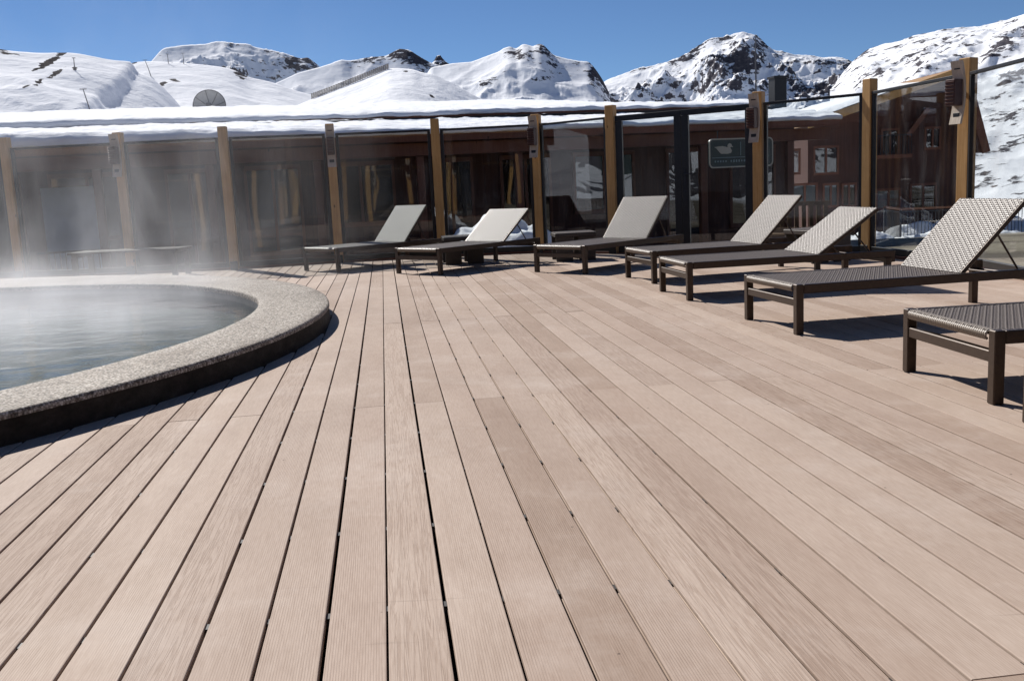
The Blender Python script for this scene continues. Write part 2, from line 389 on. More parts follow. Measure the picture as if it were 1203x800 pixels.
DECK, SNOW, MOUNT, PISTE = mat_deck(), mat_snow(), mat_mountain(), mat_piste()
GLASS, PEBBLE, KERB, WATER = mat_glass(), mat_pebble(), mat_kerb_face(), mat_water()
POST = mat_timber('larch_timber', (.46, .245, .080), (.62, .375, .15))
PLATE = mat_timber('weathered_board', (.42, .34, .26), (.60, .51, .41), scale=(50, 50, 4))
REDWOOD = mat_timber('stained_redwood', (.135, .046, .025), (.20, .075, .04))
SIDING = mat_siding('brown_siding', (.062, .026, .019), (.098, .042, .030))
DARKSIDE = mat_siding('dark_siding', (.030, .017, .013), (.050, .028, .020))
SOFFIT = mat_timber('pine_soffit', (.30, .17, .07), (.42, .26, .12), scale=(3, 50, 50))
BLACK = mat_simple('black_aluminium', (.012, .012, .013), .42, .2, .5, 30, .3)
BRONZE = mat_simple('bronze_aluminium', (.050, .031, .020), .40, .35, .5, 40, .18, .06)
WICKER = mat_simple('woven_rattan', (.175, .143, .120), .40, 0, .78, 260, .5)
WICKERLT = mat_simple('pale_rattan', (.27, .23, .19), .40, 0, .65, 260, .4)
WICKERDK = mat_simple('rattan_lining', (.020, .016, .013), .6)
LAMPBOX = mat_simple('lamp_metal', (.060, .024, .020), .45, .3, .5, 30, .2)
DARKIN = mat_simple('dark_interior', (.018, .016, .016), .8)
JOIST = mat_simple('joist_timber', (.05, .035, .025), .85, 0, .2, 8, .3)
WINGLASS = mat_glass('window_glass', 1.75, (.55, .58, .60), .012, .8)
STEEL = mat_simple('dark_railing_steel', (.02, .022, .028), .5, .4)
RAILWOOD = mat_simple('handrail_wood', (.15, .06, .03), .55, 0, .4, 12, .25)
GROUND = mat_ground()
PALE = mat_simple('pale_blue_panel', (.42, .52, .60), .8, 0, .2, 3, .12)
DISH = mat_simple('grey_dish_mesh', (.30, .30, .30), .6, .2, .4, 6, .12)
GREYST = mat_simple('pylon_steel', (.10, .10, .11), .6, .4)
FENCEWD = mat_simple('grey_fence_wood', (.20, .15, .10), .85, 0, .2, 2, .3)

# ------------------------------------------------------------------ ground sheet
def ground_z(x, y):
    r = np.hypot(x, y)
    return -.36 - .015 * np.clip(y - 12.5, 0, 8.5) - .1 * np.clip(y - 21, 0, 8) - .12 * np.clip(r - 36, 0, 480)
rr = np.concatenate([np.linspace(0.01, 40, 90), np.geomspace(42, 14000, 60)])
th = np.linspace(0, 2 * np.pi, 160, endpoint=False)
RR, TT = np.meshgrid(rr, th)
GX, GY = RR * np.sin(TT), RR * np.cos(TT)
GZ = ground_z(GX, GY) + np.where(RR < 200, .05 * fbm(GX * .6, GY * .6, 4), 0)
g_o = link('ground', grid_mesh('ground', np.stack([GX, GY, GZ], -1), GROUND, close_u=True)); tag(g_o, kind='structure')

# ------------------------------------------------------------------ mountains
HILLS = {}
def mountain(name, sky_px, d0, d1, na=500, nt=110, noise=.10, nsc=.12, jag=0.0, p=1.0, rock=None, steep=0.0, ridge_rock=0.0, blobs=(), extra=(), mat=None, back=.3, zf=-62.0, carve=None, lim=None, seed=0.0, rw=.16, csm=.013):
    ae = [azel(*q) for q in sky_px] + [(R(a), R(e)) for a, e in extra]
    ae.sort(); A = np.array([a for a, e in ae]); E_ = np.array([e for a, e in ae])
    az = np.linspace(A[0], A[-1], na); el = np.interp(az, A, E_)
    if jag: el = el + jag * R(1) * (fbm(az * 120 + seed, az * 0 + seed, 5, .6) )
    m1 = int(nt * .8); t = np.concatenate([np.linspace(0, 1, m1), 1 + np.linspace(0, back, nt - m1 + 1)[1:]])
    def smooth(q, sg):
        kk = np.exp(-.5 * (np.arange(-int(3 * sg) - 1, int(3 * sg) + 2) / sg) ** 2); kk /= kk.sum()
        return np.convolve(np.pad(q, len(kk) // 2, mode='edge'), kk, 'valid')
    els = smooth(el, na * .022)
    AZ, T = np.meshgrid(az, t, indexing='ij'); EL = els[:, None]
    D = d0 + (d1 - d0) * T
    X, Y = D * np.sin(AZ), D * np.cos(AZ)
    H = np.tan(EL) * d1 + CAM_H - zf
    prof = np.where(T <= 1, np.clip(T, 0, 1) ** p, 1 - (T - 1) * 1.1)
    Z = zf + H * prof
    s = nsc * d1
    rn = ridged(X / s + seed, Y / s + 3.7 + seed, 6, .48); fn = fbm(X / (s * .30) + seed, Y / (s * .30), 6, .58)
    win = np.clip(T * 1.6, 0, 1) * np.where(T < 1, np.clip((1 - T) * 3.0, .30, 1), .3)
    Z = Z + noise * H * win * ((rn - .45) * 1.5 + fn * .22)
    if carve is not None: Z = carve(X, Y, Z)
    k = smooth(np.tan(els) / np.maximum(np.max((Z - CAM_H) / D, axis=1), 1e-4), na * .022)
    Z = np.where(Z > CAM_H, CAM_H + (Z - CAM_H) * k[:, None], Z)
    wr = np.exp(-((1 - T) / rw) ** 2)
    for _ in range(3):
        e_now = np.max((Z - CAM_H) / D, axis=1)
        Z = Z + (smooth(np.tan(el) - e_now, max(1.0, na * csm)) * d1)[:, None] * wr
    # rock propensity
    gd = np.gradient(Z, axis=1) / np.maximum(np.gradient(D, axis=1), 1e-3)
    ga = np.gradient(Z, axis=0) / np.maximum(np.gradient(X, axis=0), 1e-3)
    slope = np.hypot(gd, ga)
    rk = np.full_like(Z, -1.0)
    if rock is not None:
        rk = rock + steep * (slope - np.median(slope)) + .55 * (rn - .5) + ridge_rock * np.clip(1 - np.abs(1 - T) / .16, 0, 1)
    px, py = proj_np(X, Y, Z)
    for bx, by, rx, ry, ang, st in blobs:
        c, q = math.cos(R(ang)), math.sin(R(ang)); dx, dy = px - bx, py - by
        g_ = 1.15 if rock is None else 1.0
        u = (dx * c + dy * q) / (rx * g_); w = (-dx * q + dy * c) / (ry * g_)
        if st > 0: rk = np.maximum(rk, (st + .25) * np.exp(-(u * u + w * w)) - .12 if rock is None else rk + st * np.exp(-(u * u + w * w)))
        else: rk = rk + st * np.exp(-(u * u + w * w))
    me = grid_mesh(name, np.stack([X, Y, Z], -1), mat or MOUNT, attr={'rock': rk, 'px_size': np.full_like(Z, 170.0 / d1)})
    o = link(name, me); tag(o, kind='structure'); HILLS[o.name] = (az, D, Z, o); return o
def on_hill(o, x, y):
    """point of the hill o that the pixel's line of sight meets first"""
    az, D, Z, ob = next(v for v in HILLS.values() if v[3] is o)
    a, e = azel(x, y); i = int(np.clip(np.searchsorted(az, a), 1, len(az) - 1))
    w = (a - az[i - 1]) / (az[i] - az[i - 1]); d = D[i]; z = Z[i - 1] * (1 - w) + Z[i] * w
    k = np.nonzero((z - CAM_H) / d >= math.tan(e))[0]
    j = k[0] if len(k) else int(np.argmax((z - CAM_H) / d))
    return Vector((d[j] * math.sin(a), d[j] * math.cos(a), z[j]))

# far rocky peak, left
mountain('mountain', [(150, 150), (172, 80), (183, 66), (192, 57), (215, 53.5), (243, 52), (250, 49.5), (262, 49), (275, 51), (292, 52), (300, 56), (318, 59), (335, 63), (352, 69), (362, 68), (374, 77), (395, 100), (420, 150)],
         3700, 4600, na=520, nt=140, noise=.15, nsc=.08, jag=.0, p=.85, rock=.20, steep=.30, ridge_rock=.10, seed=2.0,
         blobs=[(235, 62, 40, 9, 10, -.5), (262, 51, 22, 4, 0, .4), (350, 75, 20, 12, 20, .35), (283, 58, 12, 8, 30, .2)])
# middle ridge with the dark summit
mountain('mountain', [(270, 150), (320, 100), (350, 86), (373, 80), (386, 76), (400, 70.6), (413, 71.5), (434, 67.5), (453, 66.2), (461, 62), (469, 57.5), (474, 58.5), (480, 58.6), (490, 65), (503.5, 73), (530, 82), (560, 120)],
         1600, 2050, na=560, nt=150, noise=.10, nsc=.10, jag=.0, p=.9, rock=.13, steep=.22, ridge_rock=.12, seed=5.0,
         blobs=[(472, 64, 34, 8, 14, .38), (425, 72, 20, 5, -14, .30), (440, 84, 14, 5, 0, -.5), (490, 68, 18, 6, 36, .3), (380, 90, 30, 6, -8, .12), (410, 98, 50, 8, -10, -.15)])
# needle far behind the saddle
mountain('mountain', [(496, 100), (504, 79), (509, 73), (513, 66), (517, 65), (520, 69), (524, 73), (530, 77), (545, 100)], 4200, 4700, na=110, nt=60, noise=.18, nsc=.03, jag=.0, rock=.62, steep=.2, seed=9.0)
# ridge with the rocky shoulder, centre
mountain('mountain', [(488, 125), (500, 90), (506, 80), (530, 75), (554, 73), (570, 67), (586, 61), (592, 57), (599, 55), (607, 58), (612, 53), (618, 52.5), (626, 55), (634, 51.5), (640, 54.6), (650, 65), (664, 69), (680, 72), (692, 73), (700, 82), (708, 94), (714, 106), (724, 128), (740, 160)],
         1050, 1500, na=600, nt=170, noise=.10, nsc=.15, jag=.0, p=.95, rock=.11, steep=.24, ridge_rock=.08, seed=12.0,
         blobs=[(610, 66, 16, 8, 20, .50), (640, 58, 14, 8, 30, .42), (702, 86, 10, 14, 62, .75), (580, 92, 14, 7, -30, .30), (632, 94, 16, 6, -8, .35), (556, 82, 50, 10, 0, -.4), (600, 110, 70, 8, 0, -.4), (655, 78, 14, 7, 20, .2)])
# big peak, right of centre
mountain('mountain', [(670, 140), (700, 104), (713, 94), (730, 88), (750, 80), (764, 78), (780, 74), (797, 68), (815, 58), (826, 50), (836, 45), (848, 44), (858, 41), (873, 37.5), (880, 40), (888, 41), (896, 48), (906, 58), (920, 61), (936, 65), (951, 65), (966, 68), (982, 67), (996, 70), (1020, 84), (1060, 130)],
         3000, 4000, na=720, nt=220, noise=.20, nsc=.075, jag=.0, p=.85, rock=.18, steep=.28, ridge_rock=.20, seed=21.0,
         blobs=[(868, 55, 26, 12, 30, .22), (835, 50, 24, 7, -30, .25), (790, 96, 40, 14, -10, -.12), (960, 74, 40, 8, 5, .15), (730, 100, 26, 10, 0, .05), (905, 85, 14, 14, 0, -.25), (960, 105, 22, 9, -12, .45), (800, 90, 12, 6, 0, .2)])
# long slope, right
mountain('mountain', [(975, 112), (988, 82), (996, 71), (1006, 65), (1016, 60), (1040, 54), (1061, 47.5), (1080, 41), (1101, 35), (1125, 33), (1146, 31), (1176, 27.5), (1203, 16), (1260, -4), (1340, -20)],
         330, 1750, na=900, nt=280, noise=.085, nsc=.075, jag=.0, p=.92, rock=.23, steep=.22, ridge_rock=.06, seed=33.0,
         extra=[(40, 10.0), (50, 9.5), (62, 10.5), (80, 9.0), (100, 7.0)],
         blobs=[(1178, 52, 16, 6, -30, .35), (1190, 92, 18, 6, -22, .38), (1012, 63, 20, 5, -18, .3), (1080, 62, 60, 6, -22, .12), (1185, 175, 16, 6, -15, .35), (1175, 140, 20, 7, -20, .28), (1190, 215, 20, 7, -20, .25), (1155, 205, 12, 5, -10, .22), (1190, 255, 30, 12, 0, -.6)])
# hill with the snow fence and the shaded dome
hill_c = mountain('hill', [(300, 150), (330, 132), (366, 117), (390, 108), (415, 98), (440, 88), (457, 81), (470, 80.5), (486, 82), (494, 85), (511, 88), (533, 98.5), (552, 109), (570, 119), (600, 140)],
         320, 780, na=360, nt=110, noise=.045, nsc=.35, p=.8, mat=PISTE, seed=41.0, blobs=[(507, 113, 5, 1.6, 25, 1.0), (477, 84, 3, 1.5, 0, .7)])
# dome of the groomed hill, left of centre
hill_b = mountain('hill', [(40, 190), (100, 130), (128, 100), (151, 75.5), (160, 73.5), (170, 72.4), (197, 73), (218, 74.6), (245, 77), (266, 80), (278, 84), (290, 90.5), (320, 97), (345, 106), (380, 116), (420, 128), (500, 150)],
         360, 930, na=460, nt=140, noise=.035, nsc=.3, p=.9, mat=PISTE, seed=52.0,
         blobs=[(190, 99, 7, 2.2, -30, .95), (205, 95, 7, 2, 10, .8), (284, 86, 8, 5, 35, 1.1), (203, 71.5, 3, 2, 0, .8), (155, 74, 5, 1.5, 0, .9)])
# left hill, its right flank dropping away in shade
def carve_a(X, Y, Z):
    px, py = proj_np(X, Y, Z)
    xb = 64 + (146 - py) * 1.50 + 8 * fbm(px * .03, py * .05, 3)
    return Z - 6.0 * sstep(-4, 22, px - xb) * sstep(20, 110, px)
hill_a = mountain('hill', [(-500, 20), (-250, 44), (-100, 50), (0, 57), (14, 59), (27, 63), (50, 64.5), (66, 61.5), (77, 60), (106, 65), (130, 72), (145, 76), (172, 84), (200, 110), (240, 160)],
         250, 700, na=560, nt=170, noise=.07, nsc=.30, p=.85, mat=PISTE, seed=63.0, carve=carve_a,
         extra=[(-60, 8.0), (-80, 7.0), (-100, 6)],
         blobs=[(58, 73, 14, 3.2, -32, 1.15), (75, 63, 7, 2, -25, .9), (66, 86, 12, 2.2, -32, 1.0), (46, 96, 5, 2.5, -30, .9), (20, 136, 20, 2.6, -6, 1.1), (88, 81, 3, 3, 0, .9), (5, 61, 12, 3, 15, .7), (30, 102, 4, 1.2, -20, .7), (40, 83, 5, 2, -30, .6)])
# range behind the camera (seen only mirrored in the glass)
mountain('mountain', [], 900, 2600, na=500, nt=80, noise=.13, nsc=.12, jag=.3, rock=.12, steep=.2, ridge_rock=.1, seed=70.0, mat=MOUNT,
         extra=[(98, 6), (110, 5), (125, 3.6), (140, 4.0), (152, 3.0), (165, 2.4), (180, 2.6), (195, 2.2), (210, 2.6), (222, 1.7), (232, 2.5), (241, 1.8), (250, 2.6), (262, 4)])

# things standing on the hills
def pylon(base_px, h, lean, label, arm=1.6):
    hill = hill_a if base_px[0] < 115 else hill_b
    p = on_hill(hill, *base_px); o = empty('ski_lift_pylon', p, 0, label, 'ski pylon', 'ski lift pylons on the groomed hill')
    top = Vector((lean * h, 0, h))
    MB().tube([(0, 0, -1), top * .5, top], [.34, .27, .2], 6).obj('mast', GREYST, o)
    MB().bar(top + Vector((-arm, -.3, 0)), top + Vector((arm, .3, 0)), .35, .35).obj('cross_arm', GREYST, o)
pylon((109, 141), 14, -.22, 'low leaning ski lift pylon at the foot of the shaded gully')
pylon((178, 91), 13, -.30, 'ski lift pylon leaning over the middle of the groomed ridge')
pylon((198, 76), 8, -.02, 'ski lift pylon on top of the ridge below the rocky peak', 1.2)
pylon((216, 76), 9, .0, 'slim ski lift pylon on the dome right of the ridge top', 1.4)
pylon((88, 84), 7, .02, 'small lift post beside the rock patch on the left hill', .9)
sf = empty('snow_fence', on_hill(hill_c, 400, 105), 0, 'long grey timber snow fence running up the white hill', 'snow fence')
base = sf.location.copy(); pts = [on_hill(hill_c, x, y) for x, y in ((366, 117), (378, 112), (392, 107), (406, 101.5), (420, 96.5), (434, 91), (446, 86), (457, 82))]
slm = []
for a, b in zip(pts[:-1], pts[1:]):
    n = 5
    for k in range(n):
        q0 = a.lerp(b, (k + .08) / n) - base; q1 = a.lerp(b, (k + .92) / n) - base
        m = MB()
        for s in range(4):
            hh = .8 + s * .95
            m.bar(q0 + Vector((0, 0, hh)), q1 + Vector((0, 0, hh)), .12, .6)
        m.bar(q0 + Vector((.1, -.2, -1)), q0 + Vector((.1, -.2, 4.4)), .35, .35)
        m.obj('slat_panel', FENCEWD, sf)

# ------------------------------------------------------------------ lodge behind the glass fence
LRZ = math.atan(.22)
lodge = empty('lodge', (0, 19.5, 0), LRZ, 'long low brown timber lodge with thick snow on its roof', 'building')
LX0, LX1 = -22.0, 7.4
def roof_snow(name, x0, x1, prof_fn, nx, parent, seed=0.0):
    """snow blanket: prof_fn(x) -> list of (y, z) from front bottom lip over the top to the back bottom"""
    xs = np.linspace(x0, x1, nx); V = []
    for x in xs:
        pr = np.array(prof_fn(x)); d = np.r_[0, np.cumsum(np.hypot(*np.diff(pr, axis=0).T))]
        s = np.linspace(0, 1, 46) ** 1.5 * d[-1]; yy = np.interp(s, d, pr[:, 0]); zz = np.interp(s, d, pr[:, 1])
        w = np.clip(s / .25, 0, 1) * np.clip((d[-1] - s) / .3, 0, 1)
        zz = zz + w * (.05 * fbm(x * 1.1 + seed + yy * 0, yy * 1.5, 4) + .05 * fbm(x * 2.6 + yy * 1.1, yy * 4 + seed, 4))
        yy = yy + (1 - np.clip(s / .5, 0, 1)) * .16 * fbm(np.full_like(yy, x * 1.3 + seed), zz * 2, 4)
        V.append(np.stack([np.full_like(yy, x), yy, zz], -1))
    V = np.array(V); return link(name, grid_mesh(name, V, SNOW), parent)
MB().box(((LX0 + LX1) / 2, 2.08, .45), (LX1 - LX0, .12, 3.9)).obj('wall', SIDING, lodge)
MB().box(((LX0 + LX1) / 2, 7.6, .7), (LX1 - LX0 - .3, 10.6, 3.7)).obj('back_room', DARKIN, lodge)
ver = MB().prism([(.12, 1.97), (2.9, 2.34), (2.9, 2.44), (.12, 2.07)], 'x', LX0, LX1).obj('veranda_roof', SOFFIT, lodge)
MB().box(((LX0 + LX1) / 2, .08, 2.01), (LX1 - LX0, .04, .14)).obj('fascia', REDWOOD, ver)
def prof_low(x):
    th = .10 + .15 * float(sstep(2, -10, np.array(x))) + .012 * math.sin(x * .9)
    return [(.14, 2.08), (.04, 2.075), (-.03, 2.09), (-.03, 2.09 + th * .6), (.10, 2.09 + th), (.5, 2.16 + th), (1.6, 2.32 + th * .8), (2.85, 2.535 + th * .4), (2.88, 2.4)]
roof_snow('snow_cover', LX0, LX1, prof_low, 420, lodge, 3.0)
up = MB().prism([(2.955, 2.58), (3.0, 2.58), (13.5, 3.60), (21, 2.6), (21, 2.5), (13.5, 3.50), (2.955, 2.50)], 'x', LX0, LX1 - .4).obj('roof', DARKIN, lodge)
MB().box(((LX0 + LX1) / 2, 2.925, 2.575), (LX1 - LX0 - .3, .05, .13)).obj('fascia', REDWOOD, up)
def prof_up(x):
    th = .075 + .05 * float(sstep(2, -10, np.array(x))) + .012 * math.sin(x * .7 + 1)
    k = float(sstep(LX1 + 1.0, LX1 - 5.0, np.array(x)))          # hip at the right end
    return [(3.02, 2.63), (2.90, 2.63), (2.82, 2.64), (2.83, 2.63 + th * .7), (2.98, 2.65 + th), (3.6, 2.76 + th), (8, 2.85 + (.42 + th) * k), (13.5, 2.9 + (.86 + th) * k), (21, 2.8)]
roof_snow('snow_cover', LX0, LX1 - .35, prof_up, 420, lodge, 8.0)
for x in np.arange(LX0 + .4, LX1, 2.0):
    MB().box((x, .42, .18), (.15, .15, 2.98), None, .01).obj('veranda_post', REDWOOD, lodge)
MB().box(((LX0 + LX1) / 2, .42, 1.80), (LX1 - LX0 - .1, .13, .24)).obj('beam', REDWOOD, lodge)
wx = LX0 + .75; wi = 0
while wx < LX1 - 1.3:
    ww = (1.15, 1.45, .95)[wi % 3]; z0, z1 = ((-.15, 1.62), (.35, 1.62), (-.85, 1.62))[wi % 3]
    fr = MB(); yc = 1.99
    fr.bar((wx, yc, z0), (wx + ww, yc, z0), .07, .09).bar((wx, yc, z1), (wx + ww, yc, z1), .07, .09)
    for xx in (wx + .03, wx + ww / 2, wx + ww - .03): fr.bar((xx, yc, z0 + .05), (xx, yc, z1 - .05), .06, .06)
    fo = fr.obj('window', REDWOOD, lodge)
    MB().box((wx + ww / 2, 2.005, (z0 + z1) / 2), (ww - .1, .012, z1 - z0 - .1)).obj('pane', WINGLASS, fo)
    if wi % 4 == 1: MB().box((wx + ww / 2, 2.014, (z0 + z1) / 2), (ww - .1, .004, z1 - z0 - .1)).obj('blind', PALE, fo)
    wx += ww + (.5, .75, .6)[wi % 3]; wi += 1
# flat panel coloured like a bright, sky-reflecting opening, with small balustrade (left end of the lodge)
def lodge_local(p):
    return Matrix.Rotation(-LRZ, 3, 'Z') @ (Vector(p) - lodge.location)
q = lodge_local(aty(66, 270, 17.9))
MB().box((q.x, 1.93, .45), (1.15, .03, 1.9)).obj('bright_opening_panel', PALE, lodge)
bl = MB(); bl.bar((q.x - .6, 1.2, .16), (q.x + .9, 1.2, .16), .04, .04)
for k in range(16): bl.bar((q.x - .6 + k * .1, 1.2, -.75), (q.x - .6 + k * .1, 1.2, .14), .015, .015)
bl.obj('balustrade', STEEL, lodge)
# chimney and aerial of the lodge
c = lodge_local(aty(913.5, 118, 25.5))
ch = MB().box((c.x, c.y, 2.85), (.33, .33, 1.06)).obj('chimney', BLACK, lodge)
MB().box((c.x, c.y, 3.405), (.39, .39, .05)).obj('chimney_cap', BLACK, ch)
c = lodge_local(aty(888, 100, 26))
MB().tube([(c.x, c.y, 2.9), (c.x, c.y, 3.7), (c.x, c.y, 4.55)], [.025, .018, .01], 6).tube([(c.x - .12, c.y, 4.05), (c.x + .12, c.y, 4.05)], .012, 5).obj('aerial', GREYST, lodge)

# satellite dish behind the roof
dp = aty(246, 124, 38.0)
dish = empty('satellite_dish', (dp[0], 38.0, -1.3), R(10), 'round grey satellite dish rising behind the snowy lodge roof', 'satellite dish')
dz = dp[2] + 1.3; rad = .60; rings = 7; seg = 28
V = np.array([[(rad * (i / rings) * math.cos(a), -.10 - .26 * (1 - (i / rings) ** 2) * -1 - .2, rad * (i / rings) * math.sin(a)) for i in range(1, rings + 1)] for a in np.linspace(0, 2 * np.pi, seg, endpoint=False)])
V[..., 1] = .22 * (1 - (np.arange(1, rings + 1) / rings) ** 2)[None, :]
bowl = grid_mesh('reflector', V, DISH, close_u=True)
tilt = R(-14)
bo = link('reflector', bowl, dish, (0, 0, dz)); bo.rotation_euler = (tilt, 0, 0)
rb = MB()
for k in range(8):
    a = k * math.pi / 4 + .2
    rb.tube([(rad * f * math.cos(a), .22 * (1 - f * f) - .012, rad * f * math.sin(a)) for f in (.12, .5, .8, 1.0)], .012, 5)
rb.tube([(rad * math.cos(a), -.01, rad * math.sin(a)) for a in np.linspace(0, 2 * np.pi, 33)], .018, 5, False)
rb.obj('rib', GREYST, bo)
fd = MB().box((0, -.16, -.08), (.16, .2, .18)).tube([(0, -.1, -.1), (.0, .02, -.58)], .014, 5)
fd.obj('feed_horn', GREYST, bo)
MB().tube([(0, .35, 0), (0, .35, dz), (0, .18, dz)], .06, 8).obj('mast', GREYST, dish)

# ------------------------------------------------------------------ gabled house on the right
GY0 = 32.0
def gp(x, y): p = aty(x, y, GY0); return (p[0], p[2])
le, rg, re = gp(948, 144), gp(1137, 77), gp(1163, 178)
house = empty('gabled_house', (0, 0, 0), 0, 'dark brown gabled house with pine lined eaves and balcony', 'house')
def off(a, b, d):
    v = Vector((b[0] - a[0], b[1] - a[1])).normalized(); return (a[0] - v.y * d, a[1] + v.x * d)
GW = GY0 + .9; GB = GY0 + 9
inset = lambda p, k: (p[0] * (1 - k) + rg[0] * k, p[1] * (1 - k) + rg[1] * k)
wl, wr = inset(le, .06), inset(re, .22)
MB().prism([(wl[0], -3.5), (wr[0], -3.5), (wr[0], wr[1] - .16), (rg[0], rg[1] - .3), (wl[0], wl[1] - .16)], 'y', GW, GB - .8).obj('wall', SIDING, house)
def slab(a, b, t0, t1, y0, y1):
    d0, d1 = t0, t1
    return MB().prism([off(a, b, d0), off(b, a, -d0), off(b, a, -d1), off(a, b, d1)], 'y', y0, y1)
rf = slab(le, rg, -.12, 0, GY0 + .06, GB).obj('roof', SOFFIT, house); slab(re, rg, .12, 0, GY0 + .06, GB).obj('roof', REDWOOD, house)
slab(le, rg, -.22, .02, GY0, GY0 + .05).obj('bargeboard', POST, rf); slab(re, rg, .24, -.02, GY0, GY0 + .05).obj('bargeboard', REDWOOD, rf)
xs = np.linspace(0, 1, 60)
V = []
for k in xs:
    f = .0 + .72 * k; bx, bz = le[0] + (rg[0] - le[0]) * f, le[1] + (rg[1] - le[1]) * f
    th = .20 * min(1, (1 - k) * 5) * min(1, .3 + k * 8)
    ys = np.linspace(GY0 - .02, GB, 26)
    V.append(np.stack([np.full(26, bx), ys + .1 * fbm(np.full(26, k * 9), ys * 0, 3), bz + .012 + th * np.clip((ys - GY0 + .05) / .12, .0, 1) + .05 * fbm(np.full(26, bx * 1.2), ys * .8, 3) * min(1, (1 - k) * 6)], -1))
link('snow_cover', grid_mesh('snow_cover', np.array(V), SNOW), house)
# windows, door and balcony on the gable wall
def rect_px(x0, y0, x1, y1, Y):
    a, b = aty(x0, y1, Y), aty(x1, y0, Y); return a[0], b[0], a[2], b[2]
for (a, b, c2, d) in ((1034, 152, 1056, 182), (1028, 222, 1058, 246), (1068, 216, 1100, 246), (966, 216, 985, 243), (988, 216, 1006, 243), (930, 216, 960, 240), (915, 176, 940, 205), (955, 172, 985, 205), (1085, 150, 1105, 175)):
    x0, x1, z0, z1 = rect_px(a, b, c2, d, GW); yc = GW - .03
    fr = MB().bar((x0, yc, z0), (x1, yc, z0), .07, .08).bar((x0, yc, z1), (x1, yc, z1), .07, .08)
    for xx in (x0 + .03, (x0 + x1) / 2, x1 - .03): fr.bar((xx, yc, z0 + .045), (xx, yc, z1 - .045), .07, .06)
    fo = fr.obj('window', REDWOOD, house)
    MB().box(((x0 + x1) / 2, GW - .012, (z0 + z1) / 2), (x1 - x0 - .08, .012, z1 - z0 - .08)).obj('pane', WINGLASS, fo)
    if a in (966, 930, 1028): MB().box(((x0 + x1) / 2, GW - .003, (z0 + z1) / 2), (x1 - x0 - .08, .003, z1 - z0 - .08)).obj('blind', PALE, fo)
x0, x1, z0, z1 = rect_px(1024, 158, 1072, 183, GW - .7)
MB().box(((x0 + x1) / 2, GW - .36, z0 - .06), (x1 - x0, .70, .12)).obj('balcony_floor', REDWOOD, house)
bl = MB().bar((x0, GW - .68, z1), (x1, GW - .68, z1), .04, .04)
for k in range(15): bl.bar((x0 + .02 + (x1 - x0 - .04) * k / 14, GW - .68, z0), (x0 + .02 + (x1 - x0 - .04) * k / 14, GW - .68, z1 - .02), .018, .018)
bl.obj('balcony_rail', STEEL, house)
a, b = aty(1066, 160, GW - .2), aty(1090, 128, GW - .2)
MB().bar(a, b, .14, .16).obj('brace', REDWOOD, house)

# lodge behind the camera, seen only as a reflection in the panes
back = empty('timber_lodge', (-3, -15, 0), R(4), 'tall timber lodge on the far side of the deck, mirrored in the glass', 'building')
MB().box((0, -1.5, 2.2), (46, .2, 7.4)).obj('wall', DARKSIDE, back)
MB().prism([(2.2, 3.3), (2.2, 4.25), (-6, 6.4), (-6, 6.2), (1.9, 3.95), (1.9, 3.3)], 'x', -23, 23).obj('roof', SOFFIT, back)
for k in range(10):
    MB().box((-20 + k * 4.4, .9, 1.1), (.26, .26, 5.0), None, .01).obj('column', POST, back)
for k in range(9):
    fo = MB().bar((-19 + k * 4.4, -1.37, 0), (-16.6 + k * 4.4, -1.37, 0), .08, .1).bar((-19 + k * 4.4, -1.37, 2), (-16.6 + k * 4.4, -1.37, 2), .08, .1).obj('window', POST, back)
    MB().box((-17.8 + k * 4.4, -1.385, 1), (2.4, .012, 1.9)).obj('pane', WINGLASS, fo)

wing = empty('lodge_wing', (-18.5, -3, 0), 0, 'low dark timber wing beyond the pool, mirrored in the right hand panes', 'building')
MB().box((-.2, 0, .9), (.2, 26, 3.6)).obj('wall', DARKSIDE, wing)
MB().prism([(1.2, 2.45), (1.2, 2.62), (-5, 3.3), (-5, 3.1)], 'y', -13, 13).obj('roof', REDWOOD, wing)
for k in range(11): MB().box((.9, -12 + k * 2.4, .85), (.16, .16, 3.18), None, .01).obj('veranda_post', REDWOOD, wing)
MB().box((.9, 0, 2.28), (.14, 25.8, .22)).obj('beam', REDWOOD, wing)
for k in range(10):
    fo = MB().bar((-.07, -11.5 + k * 2.4, .1), (-.07, -10.1 + k * 2.4, .1), .07, .08).bar((-.07, -11.5 + k * 2.4, 1.8), (-.07, -10.1 + k * 2.4, 1.8), .07, .08).obj('window', REDWOOD, wing)
    MB().box((-.085, -10.8 + k * 2.4, .95), (.012, 1.4, 1.62)).obj('pane', WINGLASS, fo)

# ------------------------------------------------------------------ fence line
FP = [(-10.45, 14.75), (-8.85, 14.55), (-7.20, 14.41), (-5.52, 14.31), (-4.01, 14.29), (-2.53, 14.62), (-.995, 14.78), (.508, 14.70), (1.516, 13.80), (3.254, 12.57), (4.32, 11.65), (4.585, 9.77), (4.50, 7.95), (4.62, 6.1), (4.75, 4.3)]
RINGBACK = [(5.0, 1.6), (4.2, -.9), (2.6, -2.6), (.6, -3.4), (-1.5, -3.6), (-3.6, -3.6), (-5.7, -3.5), (-7.8, -3.2)]
POLY = np.array(FP + RINGBACK + [(-12.5, -2.0), (-13.0, 10)])
def inside(x, y):
    x = np.asarray(x, float); y = np.asarray(y, float); c = np.zeros(x.shape, bool); n = len(POLY); j = n - 1
    for i in range(n):
        xi, yi = POLY[i]; xj, yj = POLY[j]
        if yi != yj: c ^= ((yi > y) != (yj > y)) & (x < (xj - xi) * (y - yi) / (yj - yi) + xi)
        j = i
    return c
PC, PR = np.array([-6.87, 7.08]), 5.45          # pool centre, outer radius of its kerb

